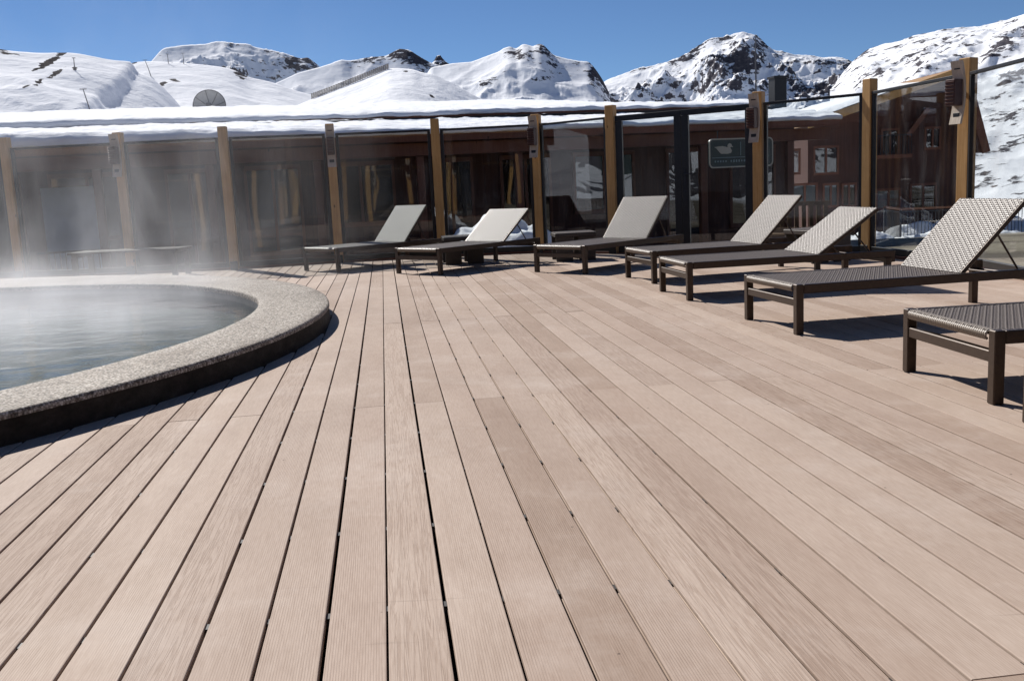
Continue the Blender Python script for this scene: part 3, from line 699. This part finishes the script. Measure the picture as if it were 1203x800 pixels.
# ------------------------------------------------------------------ deck
SP, OFFN = .146, .397
cyw, syw = math.cos(DECK_YAW), math.sin(DECK_YAW)
sb = MB(); sb.prism([tuple(PC + (np.array(p) - PC) * .999) for p in POLY], 'z', -.30, -.085)
deck = sb.obj('deck', JOIST); tag(deck, kind='structure')
jm = MB()
for k in range(-8, 32):
    v = 1.74 + (k - 5) * .595 / 1.0
    # joists across the boards
    us = np.arange(-14, 9, .05); X = us * cyw + v * syw; Y = -us * syw + v * cyw
    m = inside(X, Y) & (np.hypot(X - PC[0], Y - PC[1]) > PR - .1)
    if m.any():
        idx = np.nonzero(m)[0]; runs = np.split(idx, np.nonzero(np.diff(idx) > 1)[0] + 1)
        for r_ in runs:
            if len(r_) < 6: continue
            a, b = r_[1], r_[-2]; jm.bar((X[a], Y[a], -.056), (X[b], Y[b], -.056), .05, .054)
jm.obj('joists', JOIST, deck)
def board_mesh():
    """unit-long composite board, 139 mm wide, 24 mm thick, rounded edges and grooved sides"""
    w, h, e = .0688, .024, .0024
    sec = [(-w + e, 0), (w - e, 0), (w - e * .3, -e * .35), (w, -e), (w, -.009), (w - .004, -.010), (w - .004, -.014), (w, -.015), (w, -h), (-w, -h), (-w, -.015), (-w + .004, -.014), (-w + .004, -.010), (-w, -.009), (-w, -e), (-w + e * .3, -e * .35)]
    m = MB(); m.prism([(a, b) for a, b in sec], 'y', 0, 1.0); return m.mesh('board', DECK)
BM = board_mesh()
boards = []; rb = random.Random(5)
vv = np.arange(-4.2, 16.0, .01)
for r_ in range(-82, 46):
    uc = (r_ + .5 - OFFN) * SP + rb.uniform(-.0011, .0011)
    if r_ == -1: uc += .0012
    if r_ == -2: uc -= .0012
    X = uc * cyw + vv * syw; Y = -uc * syw + vv * cyw
    m = inside(X, Y) & (np.hypot(X - PC[0], Y - PC[1]) > PR - .05)
    if not m.any(): continue
    idx = np.nonzero(m)[0]
    for run in np.split(idx, np.nonzero(np.diff(idx) > 1)[0] + 1):
        v0, v1 = vv[run[0]], vv[run[-1]]
        start = 4.67 if r_ % 2 else 7.645
        cuts = [v0] + [c for c in (start + 5.945 * k for k in range(-3, 4)) if v0 + .1 < c < v1 - .1] + [v1]
        for a, b in zip(cuts[:-1], cuts[1:]): boards.append((uc, a + .0020, b - .0020))
def board_area(bd):
    u, a, b = bd; s = np.linspace(a, b, 40); X = u * cyw + s * syw; Y = -u * syw + s * cyw
    ok = Y > .3
    if not ok.any(): return 0
    px, py = proj_np(X, np.maximum(Y, .3), np.zeros_like(X)); inn = ok & (px > -60) & (px < 1263) & (py < 860)
    d = np.maximum(Y, .3); return float((inn / d ** 3).sum() * (b - a))
boards.sort(key=board_area, reverse=True)
rest = MB()
for k, (u, a, b) in enumerate(boards):
    x, y = u * cyw + a * syw, -u * syw + a * cyw; z = rb.uniform(-.0009, .0007)
    if k < 296:
        o = link('board', BM, deck); o.location = (x, y, z); o.rotation_euler = (0, 0, -DECK_YAW + rb.uniform(-.00015, .00015)); o.scale = (1, b - a, 1)
    else:
        m4 = Matrix.Translation((x, y, z)) @ Matrix.Rotation(-DECK_YAW, 4, 'Z') @ Matrix.Diagonal((1, b - a, 1, 1))
        rest.add([m4 @ v.co for v in BM.vertices], [tuple(p.vertices) for p in BM.polygons])
cl = MB()
for r_ in range(-40, 40):                        # hidden clips that show as dark notches in the gaps
    u = (r_ - OFFN) * SP
    for k in range(-2, 16):
        v = 1.74 + k * .595; x, y = u * cyw + v * syw, -u * syw + v * cyw
        if y < .8 or not inside(x, y) or math.hypot(x - PC[0], y - PC[1]) < PR + .05: continue
        cl.box((x, y, -.0085 - (r_ * 7 % 3) * .002), (.012, .030, .006), Matrix.Rotation(-DECK_YAW, 3, 'Z'))
tag(cl.obj('clips', WICKERDK, deck), kind='stuff')
if rest.v: tag(rest.obj('boards', DECK, deck), kind='stuff')

# ------------------------------------------------------------------ pool
pool = empty('hot_pool', (PC[0], PC[1], 0), 0, 'round steaming hot pool with a low pebble kerb', 'pool')
NA = 240; ANG = np.linspace(0, 2 * np.pi, NA, endpoint=False); KH = .152
dg = np.degrees(ANG); dg = np.where(dg > 200, dg - 360, dg)
RIN = np.interp(dg, [-160, -60, -28, 18, 31, 46, 61, 71, 85, 120, 200], [4.93, 4.93, 4.93, 4.86, 4.77, 4.66, 4.36, 4.15, 4.1, 4.3, 4.93])
def lathe(prof_fn):
    return np.array([[(r * math.cos(a), r * math.sin(a), z) for r, z in prof_fn(i)] for i, a in enumerate(ANG)])
e = .018
wob = .010 * fbm(np.cos(ANG) * 4 + 9, np.sin(ANG) * 4, 3); wz = .004 * fbm(np.cos(ANG) * 7, np.sin(ANG) * 7 + 4, 3)
top = link('coping', grid_mesh('coping', lathe(lambda i: [(RIN[i], KH - .05), (RIN[i], KH - e + wz[i]), (RIN[i] + e * .3, KH - e * .3 + wz[i]), (RIN[i] + e, KH + wz[i])] + [(RIN[i] + e + (PR - RIN[i] - 2 * e) * k / 6, KH + wz[i]) for k in range(1, 6)] + [(PR - e + wob[i], KH + wz[i]), (PR - e * .3 + wob[i], KH - e * .3 + wz[i]), (PR + wob[i], KH - e), (PR + wob[i], KH - .034)]), PEBBLE, close_u=True), pool)
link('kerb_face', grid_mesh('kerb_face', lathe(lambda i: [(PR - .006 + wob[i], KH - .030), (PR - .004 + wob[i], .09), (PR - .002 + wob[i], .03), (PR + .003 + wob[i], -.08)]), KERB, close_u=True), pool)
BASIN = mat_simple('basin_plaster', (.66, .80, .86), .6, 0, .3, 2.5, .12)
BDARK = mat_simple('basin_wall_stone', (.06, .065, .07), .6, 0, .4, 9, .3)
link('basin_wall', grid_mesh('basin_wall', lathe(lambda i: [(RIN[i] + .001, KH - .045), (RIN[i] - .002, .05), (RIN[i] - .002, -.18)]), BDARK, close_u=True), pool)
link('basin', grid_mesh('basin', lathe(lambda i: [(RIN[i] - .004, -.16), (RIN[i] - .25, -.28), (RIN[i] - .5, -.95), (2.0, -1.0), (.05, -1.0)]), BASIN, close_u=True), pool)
wr_ = lathe(lambda i: [((RIN[i] - .004) * f, 0.045) for f in (1, .75, .5, .25, .01)]); wr_[..., 0] += PC[0]; wr_[..., 1] += PC[1]
w_o = link('water', grid_mesh('water', wr_, WATER, close_u=True)); tag(w_o, kind='structure')

# ------------------------------------------------------------------ posts, lamps and glass panels
PH, FT = 2.05, 1.90
def post(i, x, y, rz, label, h=PH, group='timber posts of the glass fence'):
    o = empty('fence_post', (x, y, 0), rz, label, 'post', group)
    MB().box((0, 0, h / 2 - .15), (.125, .125, h + .3), None, .006).obj('timber', POST, o)
    MB().box((0, -.071, .06), (.11, .012, .12), None, .003).obj('foot_bracket', BLACK, o)
    return o
def lamp(x, y, rz, label, h=PH):
    """weathered board with a louvred metal box, on the face turned to the deck (local -y)"""
    o = empty('post_lamp', (x, y, 0), rz, label, 'lamp', 'lamps on the fence posts')
    m = MB(); pts = []
    for k in range(9):
        t = k / 8; z = h - .03 - .60 * t; yo = -.085 - .055 * (1 - math.sin(math.pi * t)) - .02
        pts.append((yo, z))
    pr = pts + [(p[0] - .028, p[1]) for p in pts[::-1]]
    n = len(pts); m2 = MB(); V = []; Fc = []
    for s in (-.062, .062): V += [(s, a, b) for a, b in pr]
    N2 = len(pr); Fc = [(i, (i + 1) % N2, N2 + (i + 1) % N2, N2 + i) for i in range(N2)]
    for i in range(n - 1):
        Fc.append((i, N2 - 1 - i, N2 - 2 - i, i + 1)); Fc.append((N2 + i, N2 + i + 1, 2 * N2 - 2 - i, 2 * N2 - 1 - i))
    m2.add(V, Fc); pl = m2.obj('back_board', PLATE, o)
    zc = h - .33
    bx = MB().box((0, -.205, zc), (.105, .125, .25), None, .006).obj('lamp_box', LAMPBOX, o)
    lv = MB()
    for k in range(7): lv.box((0, -.271, zc - .10 + k * .033), (.095, .012, .012), Matrix.Rotation(.5, 3, 'X'))
    lv.obj('louvre', LAMPBOX, bx)
    for dz in (-.09, -.545): 
        MB().box((0, -.158 + (0 if dz < -.3 else .0), h + dz), (.07, .022, .045), None, .004).obj('fixing_plate', BLACK, o)
    MB().box((0, -.075, zc), (.03, .06, .03)).obj('bracket', BLACK, o)
    return o
def panel(a, b, label, name='glass_panel', cat='glass panel', group='glass panels of the fence', stile=.032, z0=.035, handle=None, sill=True, parts=True):
    a = Vector((*a, 0)); b = Vector((*b, 0)); d = (b - a); L = d.length; d.normalize(); n = Vector((d.y, -d.x, 0))
    o = empty(name, (a + b) / 2, math.atan2(d.y, d.x), label, cat, group)
    h = L / 2 - .075
    zt = FT; z1 = zt - stile
    MB().box((0, 0, zt - stile / 2), (2 * h, .045, stile), None, .003).obj('top_rail', BLACK, o)
    MB().box((0, 0, z0 + .035), (2 * h, .045, .07), None, .003).obj('bottom_rail', BLACK, o)
    sw = stile * 1.35
    for s in (-1, 1): MB().box((s * (h - sw / 2), 0, (z0 + .07 + z1) / 2), (sw, .043, z1 - z0 - .074), None, .003).obj('stile', BLACK, o)
    MB().box((0, 0, (z0 + .075 + z1) / 2), (2 * (h - sw) + .01, .008, z1 - z0 - .06)).obj('pane', GLASS, o)
    if sill: MB().box((0, .0, z0 / 2 - .01), (2 * h + .02, .10, z0 + .016), None, .004).obj('sill', REDWOOD, o)
    if handle:
        hm = MB().box((handle * (h - sw * .5), -.026, 1.02), (.03, .010, .20), None, .002).tube([(handle * (h - sw * .5), -.03, 1.06), (handle * (h - sw * .5), -.065, 1.06), (handle * (h - sw * .5) + .12, -.065, 1.06)], .008, 6)
        hm.obj('door_handle', STEEL, o)
    return o
LAMPS = {3: 'by the steaming side of the pool', 5: 'behind the lounger nearest the pool', 7: 'next to the square side table', 9: 'right of the glass double door', 11: 'at the corner where the mountain slope opens'}
PL = {0: 'bare timber fence post far left of the pool', 1: 'plain timber fence post left of the pale lodge panel', 2: 'plain timber fence post in front of the pale lodge panel', 3: 'timber fence post with lamp behind the low bench', 4: 'plain timber fence post between bench and first lounger', 5: 'timber fence post with lamp behind the first lounger by the pool',
      6: 'plain timber fence post behind the first lounger back', 7: 'timber fence post with lamp behind the second lounger back', 8: 'plain timber fence post left of the glass double door', 9: 'timber fence post with lamp right of the glass double door', 10: 'plain timber fence post behind the lowered lounger back',
      11: 'stout lit timber fence post with lamp in front of gabled house', 12: 'timber fence post beyond the big lounger at the deck edge', 13: 'timber fence post beside the loungers at the deck edge', 14: 'last timber fence post beside the near loungers'}
def ang(i, pts):
    a = np.array(pts[max(i - 1, 0)]); b = np.array(pts[min(i + 1, len(pts) - 1)]); d = b - a; return math.atan2(d[1], d[0])
for i, (x, y) in enumerate(FP):
    rz = ang(i, FP); h = PH + (.0 if i % 2 == 0 else -.012)
    if i == 11: rz = R(-62)
    if i == 8: rz = R(-33)
    post(i, x, y, rz, PL[i], h)
    if i in LAMPS: lamp(x, y, rz, 'louvred metal lamp on pale board, on post ' + LAMPS[i], h)
PN = {0: 'framed glass pane at the far left end of the fence', 1: 'framed glass pane left of the pale lodge panel', 2: 'framed glass pane in front of the pale lodge panel', 3: 'steamy framed glass pane behind the low bench', 4: 'framed glass pane left of the first lounger', 5: 'framed glass pane behind the back of the first lounger', 6: 'framed glass pane with snow heap seen beyond, behind second lounger',
      7: 'framed glass pane left of the double door, above the side table', 9: 'framed glass pane right of the double door', 10: 'framed glass pane showing the gabled house', 11: 'framed glass pane showing the bare mountain slope', 12: 'framed glass pane beside the big lounger', 13: 'framed glass pane beside the near loungers'}
for i in range(len(FP) - 1):
    if i == 8:
        a, b = Vector(FP[8]), Vector(FP[9]); m = (a + b) / 2; u = (b - a).normalized()
        panel(a, m + u * .072, 'left leaf of the black framed glass double door', 'glass_door', 'door', 'glass double door', .075, .02, None, False)
        panel(m - u * .072, b, 'right leaf of the black framed glass double door, with handle', 'glass_door', 'door', 'glass double door', .075, .02, -1, False)
        s = MB(); s.box((0, 0, 0), ((b - a).length - .14, .12, .016)); s.obj('door_sill', REDWOOD, deck, (m.x, m.y, .009), math.atan2(u.y, u.x))
    else: panel(FP[i], FP[i + 1], PN[i])
for i, (x, y) in enumerate(RINGBACK):
    rz = ang(i, RINGBACK); post(i, x, y, rz, 'timber post of the rear fence behind the viewer', PH, 'posts of the rear fence')
    if i: panel(RINGBACK[i - 1], RINGBACK[i], 'glass pane of the fence behind the viewer, mirrored in the glass', group='panes of the rear fence')
    if i % 2: lamp(x, y, rz, 'lamp on the fence behind the viewer, mirrored in the glass')

# ------------------------------------------------------------------ loungers
LW, LH, HG, BL, LEN = .76, .322, 1.17, .655, 1.86
def weave(L, W, pitch=.0140, per=.034, amp=.0023, sw=.0057):
    """flat strands running lengthwise, each dipping under and over the cross strands; x along the length"""
    V = []; Fc = []; n = int(W / pitch); p0 = -(n - 1) * pitch / 2; xs = np.arange(0, L + 1e-6, per / 6); m = len(xs)
    for i in range(n):
        y = p0 + i * pitch; ph = math.pi / 2 * i
        z = amp * np.sin(2 * np.pi * xs / per + ph); b = len(V); jy = random.uniform(-.0007, .0007)
        for k in range(m):
            zz = float(z[k]); w = sw * (1 + .10 * math.cos(2 * math.pi * xs[k] / per + ph))
            V += [(xs[k], y + jy - w, zz - .0034), (xs[k], y + jy - w * .5, zz), (xs[k], y + jy + w * .5, zz), (xs[k], y + jy + w, zz - .0034)]
        for k in range(m - 1):
            q = b + 4 * k
            for e_ in range(3): Fc.append((q + e_, q + e_ + 4, q + e_ + 5, q + e_ + 1))
    nlong = len(Fc); nx = int(L / (per / 2)); ys = np.array([-W / 2, W / 2])
    for i in range(nx):                              # cross strands, seen in the dips
        x = (i + .5) * per / 2; q = len(V)
        V += [(x - .0055, -W / 2, -.003), (x, -W / 2, .0000), (x + .0055, -W / 2, -.003), (x - .0055, W / 2, -.003), (x, W / 2, .0000), (x + .0055, W / 2, -.003)]
        Fc += [(q, q + 1, q + 4, q + 3), (q + 1, q + 2, q + 5, q + 4)]
    me = bpy.data.meshes.new('weave'); me.from_pydata(V, [], Fc); me.polygons.foreach_set('use_smooth', [True] * len(Fc)); me.materials.append(WICKER); me.materials.append(WICKERLT); me.polygons.foreach_set('material_index', [0] * nlong + [1] * (len(Fc) - nlong)); return me
SEATW, BACKW = weave(HG + .005, LW - .05), weave(BL, LW - .085)
def lounger(x, y, rz, back, label):
    t = empty('sun_lounger', (x, y, 0), rz, label, 'sun lounger', 'woven sun loungers on the deck')
    hw = LW / 2
    for s in (-1, 1):
        MB().box((.025, s * hw, LH / 2), (.05, .05, LH), None, .004).obj('leg', BRONZE, t)
        MB().box((1.80, s * hw, (LH - .062) / 2), (.05, .05, LH - .062), None, .004).obj('leg', BRONZE, t)
        MB().box(((LEN + .052) / 2, s * hw, LH - .031), (LEN - .052, .042, .058), None, .004).obj('side_rail', BRONZE, t)
    MB().box((.025, 0, .205), (.04, LW - .052, .05), None, .004).obj('front_stretcher', BRONZE, t)
    MB().box((LEN - .02, 0, .235), (.04, LW - .044, .045), None, .004).box((LEN - .02, -hw + .001, .265), (.038, .040, .09)).box((LEN - .02, hw - .001, .265), (.038, .040, .09)).obj('rear_crossbar', BRONZE, t)
    MB().box((HG + .03, 0, LH - .045), (.035, LW - .044, .03)).obj('hinge_bar', BRONZE, t)
    st = link('seat', SEATW, t, (-.004, 0, LH - .004))
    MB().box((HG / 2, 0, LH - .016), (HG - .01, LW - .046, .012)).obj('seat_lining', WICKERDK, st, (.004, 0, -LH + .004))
    m = MB()                                       # strands wrapped over the front bar
    for k in range(int((LW - .06) / .016)):
        yy = -(LW - .06) / 2 + .008 + k * .016; dz = .0015 * (k % 2)
        m.tube([(.03, yy, .0), (.004, yy, .002 - dz), (-.006, yy, -.008), (-.006, yy + .003, -.028), (.004, yy + .005, -.036)], .0072, 5)
    m.obj('front_wrap', WICKERLT, st, (.004, 0, -.003))
    a = R(back); bo = empty_mesh_back(t, a)
    up = .40
    for s in (-1, 1):
        p0 = Vector((HG + up * math.cos(a), s * (hw - .055), LH - .015 + up * math.sin(a) - .02)); p1 = Vector((HG + up * math.cos(a) + .20, s * (hw - .055), LH - .055))
        MB().tube([p0, p1], .007, 6).obj('support_strut', BRONZE, t)
    MB().tube([(HG + up * math.cos(a) + .20, -(hw - .022), LH - .055), (HG + up * math.cos(a) + .20, hw - .022, LH - .055)], .008, 6).obj('support_bar', BRONZE, t)
    return t
def empty_mesh_back(t, a):
    bw = LW - .06
    fr = MB()
    for s in (-1, 1): fr.box((BL / 2, s * (bw / 2 - .014), -.014), (BL, .028, .028), None, .004)
    fr.box((BL - .014, 0, -.016), (.028, bw - .056, .026)).box((.014, 0, -.016), (.028, bw - .056, .026))
    fo = fr.obj('backrest', BRONZE, t, (HG + .012, 0, LH - .004)); fo.rotation_euler = (0, -a, 0)
    link('woven_back', BACKW, fo, (0, 0, .004))
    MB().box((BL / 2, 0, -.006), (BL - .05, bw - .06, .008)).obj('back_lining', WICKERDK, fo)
    return fo
LG = [(-2.52, 13.06, 44.5, 48.7, 'woven lounger with raised back next to the steaming pool'),
      (-1.114, 11.92, 47.2, 37.5, 'woven lounger with half raised back beside the first table'),
      (.582, 11.18, 43.6, 48.4, 'woven lounger with steep bright back in front of glass door'),
      (1.327, 9.93, 12.5, 46.0, 'woven lounger with white shining back right of the door'),
      (1.433, 8.49, 8.0, 34.4, 'woven lounger with the lowest, greyer back in front of fence post'),
      (1.742, 6.50, 9.9, 44.8, 'big woven lounger, whole in view, before the snowy slope'),
      (2.015, 4.46, 4.5, 45.0, 'nearest woven lounger showing its foot end and scalloped edge'),
      (2.03, 3.36, 2.0, 45.0, 'woven lounger next to the near one, only its leg showing')]
for x, y, r_, b_, l_ in LG: lounger(x, y, R(r_), b_, l_)

# ------------------------------------------------------------------ side tables and bench
TW = weave(.54, .52)
SIDEW = mat_simple('rattan_panel', (.045, .034, .026), .5, 0, .5, 120, .5, .5, .004)
def side_table(x, y, rz, label):
    t = empty('side_table', (x, y, 0), rz, label, 'side table', 'woven side tables')
    MB().box((0, 0, .345), (.54, .54, .05), None, .006).obj('tabletop', SIDEW, t)
    link('woven_top', TW, t, (-.27, 0, .374))
    for s in (-1, 1):
        MB().box((s * .15, -.24, .16), (.22, .03, .32), None, .004).obj('leg_panel', SIDEW, t)
        MB().box((s * .15, .24, .16), (.22, .03, .32), None, .004).obj('leg_panel', SIDEW, t)
side_table(-.62, 13.42, R(8), 'woven box side table between the first two loungers')
side_table(.88, 13.05, R(4), 'woven box side table left of the glass door')
side_table(3.55, 11.15, R(20), 'low woven side table behind the shining lounger back')
bp = (gnd(92, 329) + gnd(216, 324)) / 2
bd = gnd(216, 324) - gnd(92, 329)
bench = empty('bench', (bp[0], bp[1] + .1, 0), math.atan2(bd[1], bd[0]) * .5, 'low flat woven bench in the steam beyond the pool', 'bench')
for k in range(6): MB().box((0, -.235 + k * .094, .375), (1.56, .074, .028), None, .004).obj('seat_slat', BRONZE, bench)
MB().box((-.70, 0, .337), (.05, .50, .046)).box((.70, 0, .337), (.05, .50, .046)).obj('seat_bearer', BRONZE, bench)
for sx in (-1, 1):
    for sy in (-1, 1): MB().box((sx * .70, sy * .24, .157), (.07, .05, .314), None, .004).obj('leg', BRONZE, bench)

# ------------------------------------------------------------------ beyond the fence: railing, snow piles, sign, bench
def heap(x, y, rx, ry, h, rz, label, seed):
    n, m = 72, 30
    V = []
    for i, a in enumerate(np.linspace(0, 2 * np.pi, n, endpoint=False)):
        f = np.linspace(1, 0.001, m); X = rx * f * math.cos(a); Y = ry * f * math.sin(a)
        nz = fbm(X * 1.3 + seed, Y * 1.3 + seed, 4, .45)
        Z = h * (1 - f ** 1.7) * (1 + .6 * nz) + .05 * fbm(X * 5 + seed, Y * 5, 3, .5) * np.clip((1 - f) * 4, 0, 1)
        V.append(np.stack([X * (1 + .14 * nz), Y * (1 + .14 * nz), Z], -1))
    o = link('snow_pile', grid_mesh('snow_pile', np.array(V), SNOW, close_u=True), None, (x, y, float(ground_z(np.array(x), np.array(y))) - .06), rz)
    tag(o, label, 'snow pile', 'snow piles beyond the fence')
p = aty(590, 290, 17.0); heap(p[0], 17.0, 1.5, .9, .95, .1, 'rounded snow pile seen through the glass behind the second lounger', 3)
p = aty(50, 300, 16.2); heap(p[0] - 1.5, 16.2, 1.2, .6, .4, .1, 'small snow pile seen through the far left glass', 8)
heap(14.0, 29.6, 4.6, 1.0, .75, .03, 'long snow bank behind the bars of the dark railing', 5)
heap(12.2, 26.2, 2.6, .8, .34, .05, 'flat snow strip on the yard in front of the railing', 9)
heap(9.2, 25.0, 1.2, .7, .34, .3, 'low snow pile in the yard left of the railing', 6)
def railing(pts, label):
    o = empty('railing', (pts[0][0], pts[0][1], 0), 0, label, 'railing'); o0 = Vector((pts[0][0], pts[0][1], 0))
    for a, b in zip(pts[:-1], pts[1:]):
        a = Vector(a); b = Vector(b); L = (b - a).length
        MB().bar(a + Vector((0, 0, 1.0)) - o0, b + Vector((0, 0, 1.0)) - o0, .07, .05).obj('handrail', RAILWOOD, o)
        m = MB().bar(a + Vector((0, 0, .92)) - o0, b + Vector((0, 0, .92)) - o0, .025, .03).bar(a + Vector((0, 0, .10)) - o0, b + Vector((0, 0, .10)) - o0, .025, .03)
        m.obj('cross_rail', STEEL, o)
        m = MB(); n = int(L / .105)
        for k in range(1, n):
            p_ = a.lerp(b, k / n) - o0
            m.bar(p_ + Vector((0, 0, .11)), p_ + Vector((0, 0, .91)), .014, .014)
        m.obj('balusters', STEEL, o)
        MB().bar(a + Vector((0, 0, -.2)) - o0, a + Vector((0, 0, .97)) - o0, .05, .05).obj('post', STEEL, o)
gz = lambda x, y: float(ground_z(np.array(x), np.array(y))) 
railing([(x_, y_, gz(x_, y_)) for x_, y_ in ((10.3, 26.6), (11.3, 28.0), (13.4, 28.2), (15.5, 28.4), (17.6, 28.5), (20.0, 28.6))], 'dark barred railing with reddish handrail in front of the gabled house')
# sign with the duck, hung under the lodge veranda
sp0, sp1 = aty(833, 181, 19.0), aty(908, 178, 19.6)
sc_ = (sp0 + sp1) / 2; sw_, sh_ = float(np.linalg.norm(sp1 - sp0)), .56
sign = empty('lodge_sign', (sc_[0], sc_[1], sc_[2]), math.atan2(sp1[1] - sp0[1], sp1[0] - sp0[0]), 'dark green sign with cream border and duck emblem behind the glass', 'sign')
GREEN = mat_simple('sign_green', (.020, .040, .034), .4, 0, .4); CREAM = mat_simple('sign_cream', (.48, .44, .35), .5); TEAL = mat_simple('sign_teal', (.20, .28, .29), .5)
def rrect(w, h, r, n=6):
    P = []
    for cx_, cy_, a0 in ((w / 2 - r, h / 2 - r, 0), (-w / 2 + r, h / 2 - r, 90), (-w / 2 + r, -h / 2 + r, 180), (w / 2 - r, -h / 2 + r, 270)):
        for k in range(n + 1): a = R(a0 + 90 * k / n); P.append((cx_ + r * math.cos(a), cy_ + r * math.sin(a)))
    return P
MB().prism(rrect(sw_, sh_, .09), 'y', -.0, .03).obj('board', GREEN, sign)
o_, i_ = rrect(sw_, sh_, .09), rrect(sw_ - .05, sh_ - .05, .07); n_ = len(o_)
m = MB(); V = [(x, -.008, z) for x, z in o_] + [(x, -.008, z) for x, z in i_] + [(x, -.001, z) for x, z in o_] + [(x, -.001, z) for x, z in i_]
Fc = []
for k in range(n_):
    j = (k + 1) % n_; Fc += [(k, j, n_ + j, n_ + k), (2 * n_ + k, 3 * n_ + k, 3 * n_ + j, 2 * n_ + j), (k, 2 * n_ + k, 2 * n_ + j, j), (n_ + k, n_ + j, 3 * n_ + j, 3 * n_ + k)]
m.add(V, Fc).obj('border', CREAM, sign)
dk = [(-.25, .06), (-.20, .035), (-.14, -.035), (-.10, -.07), (.05, -.075), (.12, -.06), (.14, -.02), (.12, .02), (.105, .04), (.125, .055), (.165, .05), (.17, .06), (.14, .075), (.135, .105), (.10, .125), (.06, .11), (.045, .08), (.05, .05), (.02, .055), (-.06, .075), (-.15, .07)]
MB().prism([(x * 1.05 - sw_ * .25, z + .06) for x, z in dk], 'y', -.010, -.002).obj('duck_emblem', CREAM, sign)
MB().box((-sw_ * .5 + sw_ * .485, -.005, .075), (.012, .006, .26)).box((-.02, -.005, -.085), (sw_ * .88, .006, .010)).obj('rule', TEAL, sign)
MB().box((-sw_ * .5 + sw_ * .57, -.006, .08), (.028, .008, .15)).obj('letter', CREAM, sign)
m = MB(); rl = random.Random(4)
for k in range(13):
    if k == 5: continue
    m.box((-sw_ * .5 + .14 + k * .062, -.005, -.155), (.030, .006, .030 + .02 * rl.random()))
m.obj('lettering', TEAL, sign)
for s in (-1, 1): MB().bar((s * sw_ * .36, .015, sh_ / 2), (s * sw_ * .36, .015, 1.86 - sc_[2]), .02, .02).obj('hanger', STEEL, sign)
# slatted wooden bench standing in the yard
q = aty(938, 268, 16.4)
yb = empty('slatted_bench', (q[0], 16.4, gz(q[0], 16.4)), R(-8), 'brown slatted wooden bench in the yard beyond the glass', 'bench')
BW = mat_simple('bench_wood', (.11, .065, .03), .7, 0, .3, 8, .3)
for k in range(9): MB().box((-.48 + k * .12, .20, .68), (.07, .025, .40), Matrix.Rotation(-.12, 3, 'X')).obj('back_slat', BW, yb)
MB().box((0, .185, .90), (1.1, .04, .07)).box((0, .205, .47), (1.1, .04, .06)).obj('back_rail', BW, yb)
for k in range(4): MB().box((0, -.22 + k * .115, .42), (1.1, .09, .03)).obj('seat_slat', BW, yb)
for sx in (-.5, .5):
    for sy in (-.2, .2): MB().box((sx, sy, .20), (.06, .06, .41)).obj('leg', BW, yb)

# ------------------------------------------------------------------ steam over the pool
def mat_steam():
    t = NT('steam'); v = t.new('ShaderNodeVolumePrincipled')
    v.inputs['Color'].default_value = (.95, .96, 1, 1); v.inputs['Anisotropy'].default_value = .35; v.inputs['Density'].default_value = 0
    p = t.pos(); sep = t.n.new('ShaderNodeSeparateXYZ'); t.ln(p, sep.inputs[0])
    n = t.noise(t.mapping(p, scale=(1, 1, .50), loc=(3, 0, 0)), 1.15, 5, .60, 1.3)
    big = t.noise(t.mapping(p, scale=(1, 1, .30), loc=(1.5, 2, 0)), .42, 2, .5, .4)
    wisp = t.ramp(t.math('ADD', t.math('MULTIPLY', n, .62), t.math('MULTIPLY', big, .52)), [(.55, (0, 0, 0)), (.625, (.25, .25, .25)), (.68, (1, 1, 1))])
    fz = t.ramp(t.math('MULTIPLY', sep.outputs['Z'], .30), [(.0, (1, 1, 1)), (.10, (.62, .62, .62)), (.30, (.38, .38, .38)), (.70, (.14, .14, .14)), (1, (0, 0, 0))])
    low = t.math('MULTIPLY', t.ramp(sep.outputs['Z'], [(.05, (1, 1, 1)), (.22, (.5, .5, .5)), (.55, (0, 0, 0))]), t.ramp(n, [(.35, (.25, .25, .25)), (.65, (1, 1, 1))]))
    dx = t.math('SUBTRACT', sep.outputs['X'], SC[0]); dy = t.math('SUBTRACT', sep.outputs['Y'], SC[1])
    rad = t.math('SQRT', t.math('ADD', t.math('MULTIPLY', dx, dx), t.math('MULTIPLY', dy, dy)))
    fr = t.ramp(t.math('MULTIPLY', rad, 1 / 6.4), [(.55, (1, 1, 1)), (.78, (.45, .45, .45)), (1.0, (0, 0, 0))])
    fl = t.ramp(t.math('MULTIPLY', rad, 1 / 6.4), [(.60, (1, 1, 1)), (.80, (0, 0, 0))])
    d = t.math('ADD', t.math('MULTIPLY', t.math('MULTIPLY', wisp, fz), t.math('MULTIPLY', fr, STEAM)), t.math('MULTIPLY', t.math('MULTIPLY', low, fl), STEAM_LOW))
    t.ln(d, v.inputs['Density']); t.ln(v.outputs[0], t.out.inputs['Volume']); return t.m
STEAM, STEAM_LOW = .42, .44
SC = (float(PC[0]) - .3, float(PC[1]) + .9)
m = MB().prism([(SC[0] + 6.4 * math.cos(a), SC[1] + 6.4 * math.sin(a)) for a in np.linspace(0, 2 * np.pi, 24, endpoint=False)], 'z', .06, 3.3)
st_o = m.obj('steam', mat_steam()); tag(st_o, 'white steam drifting up from the hot pool', 'steam', kind='stuff')
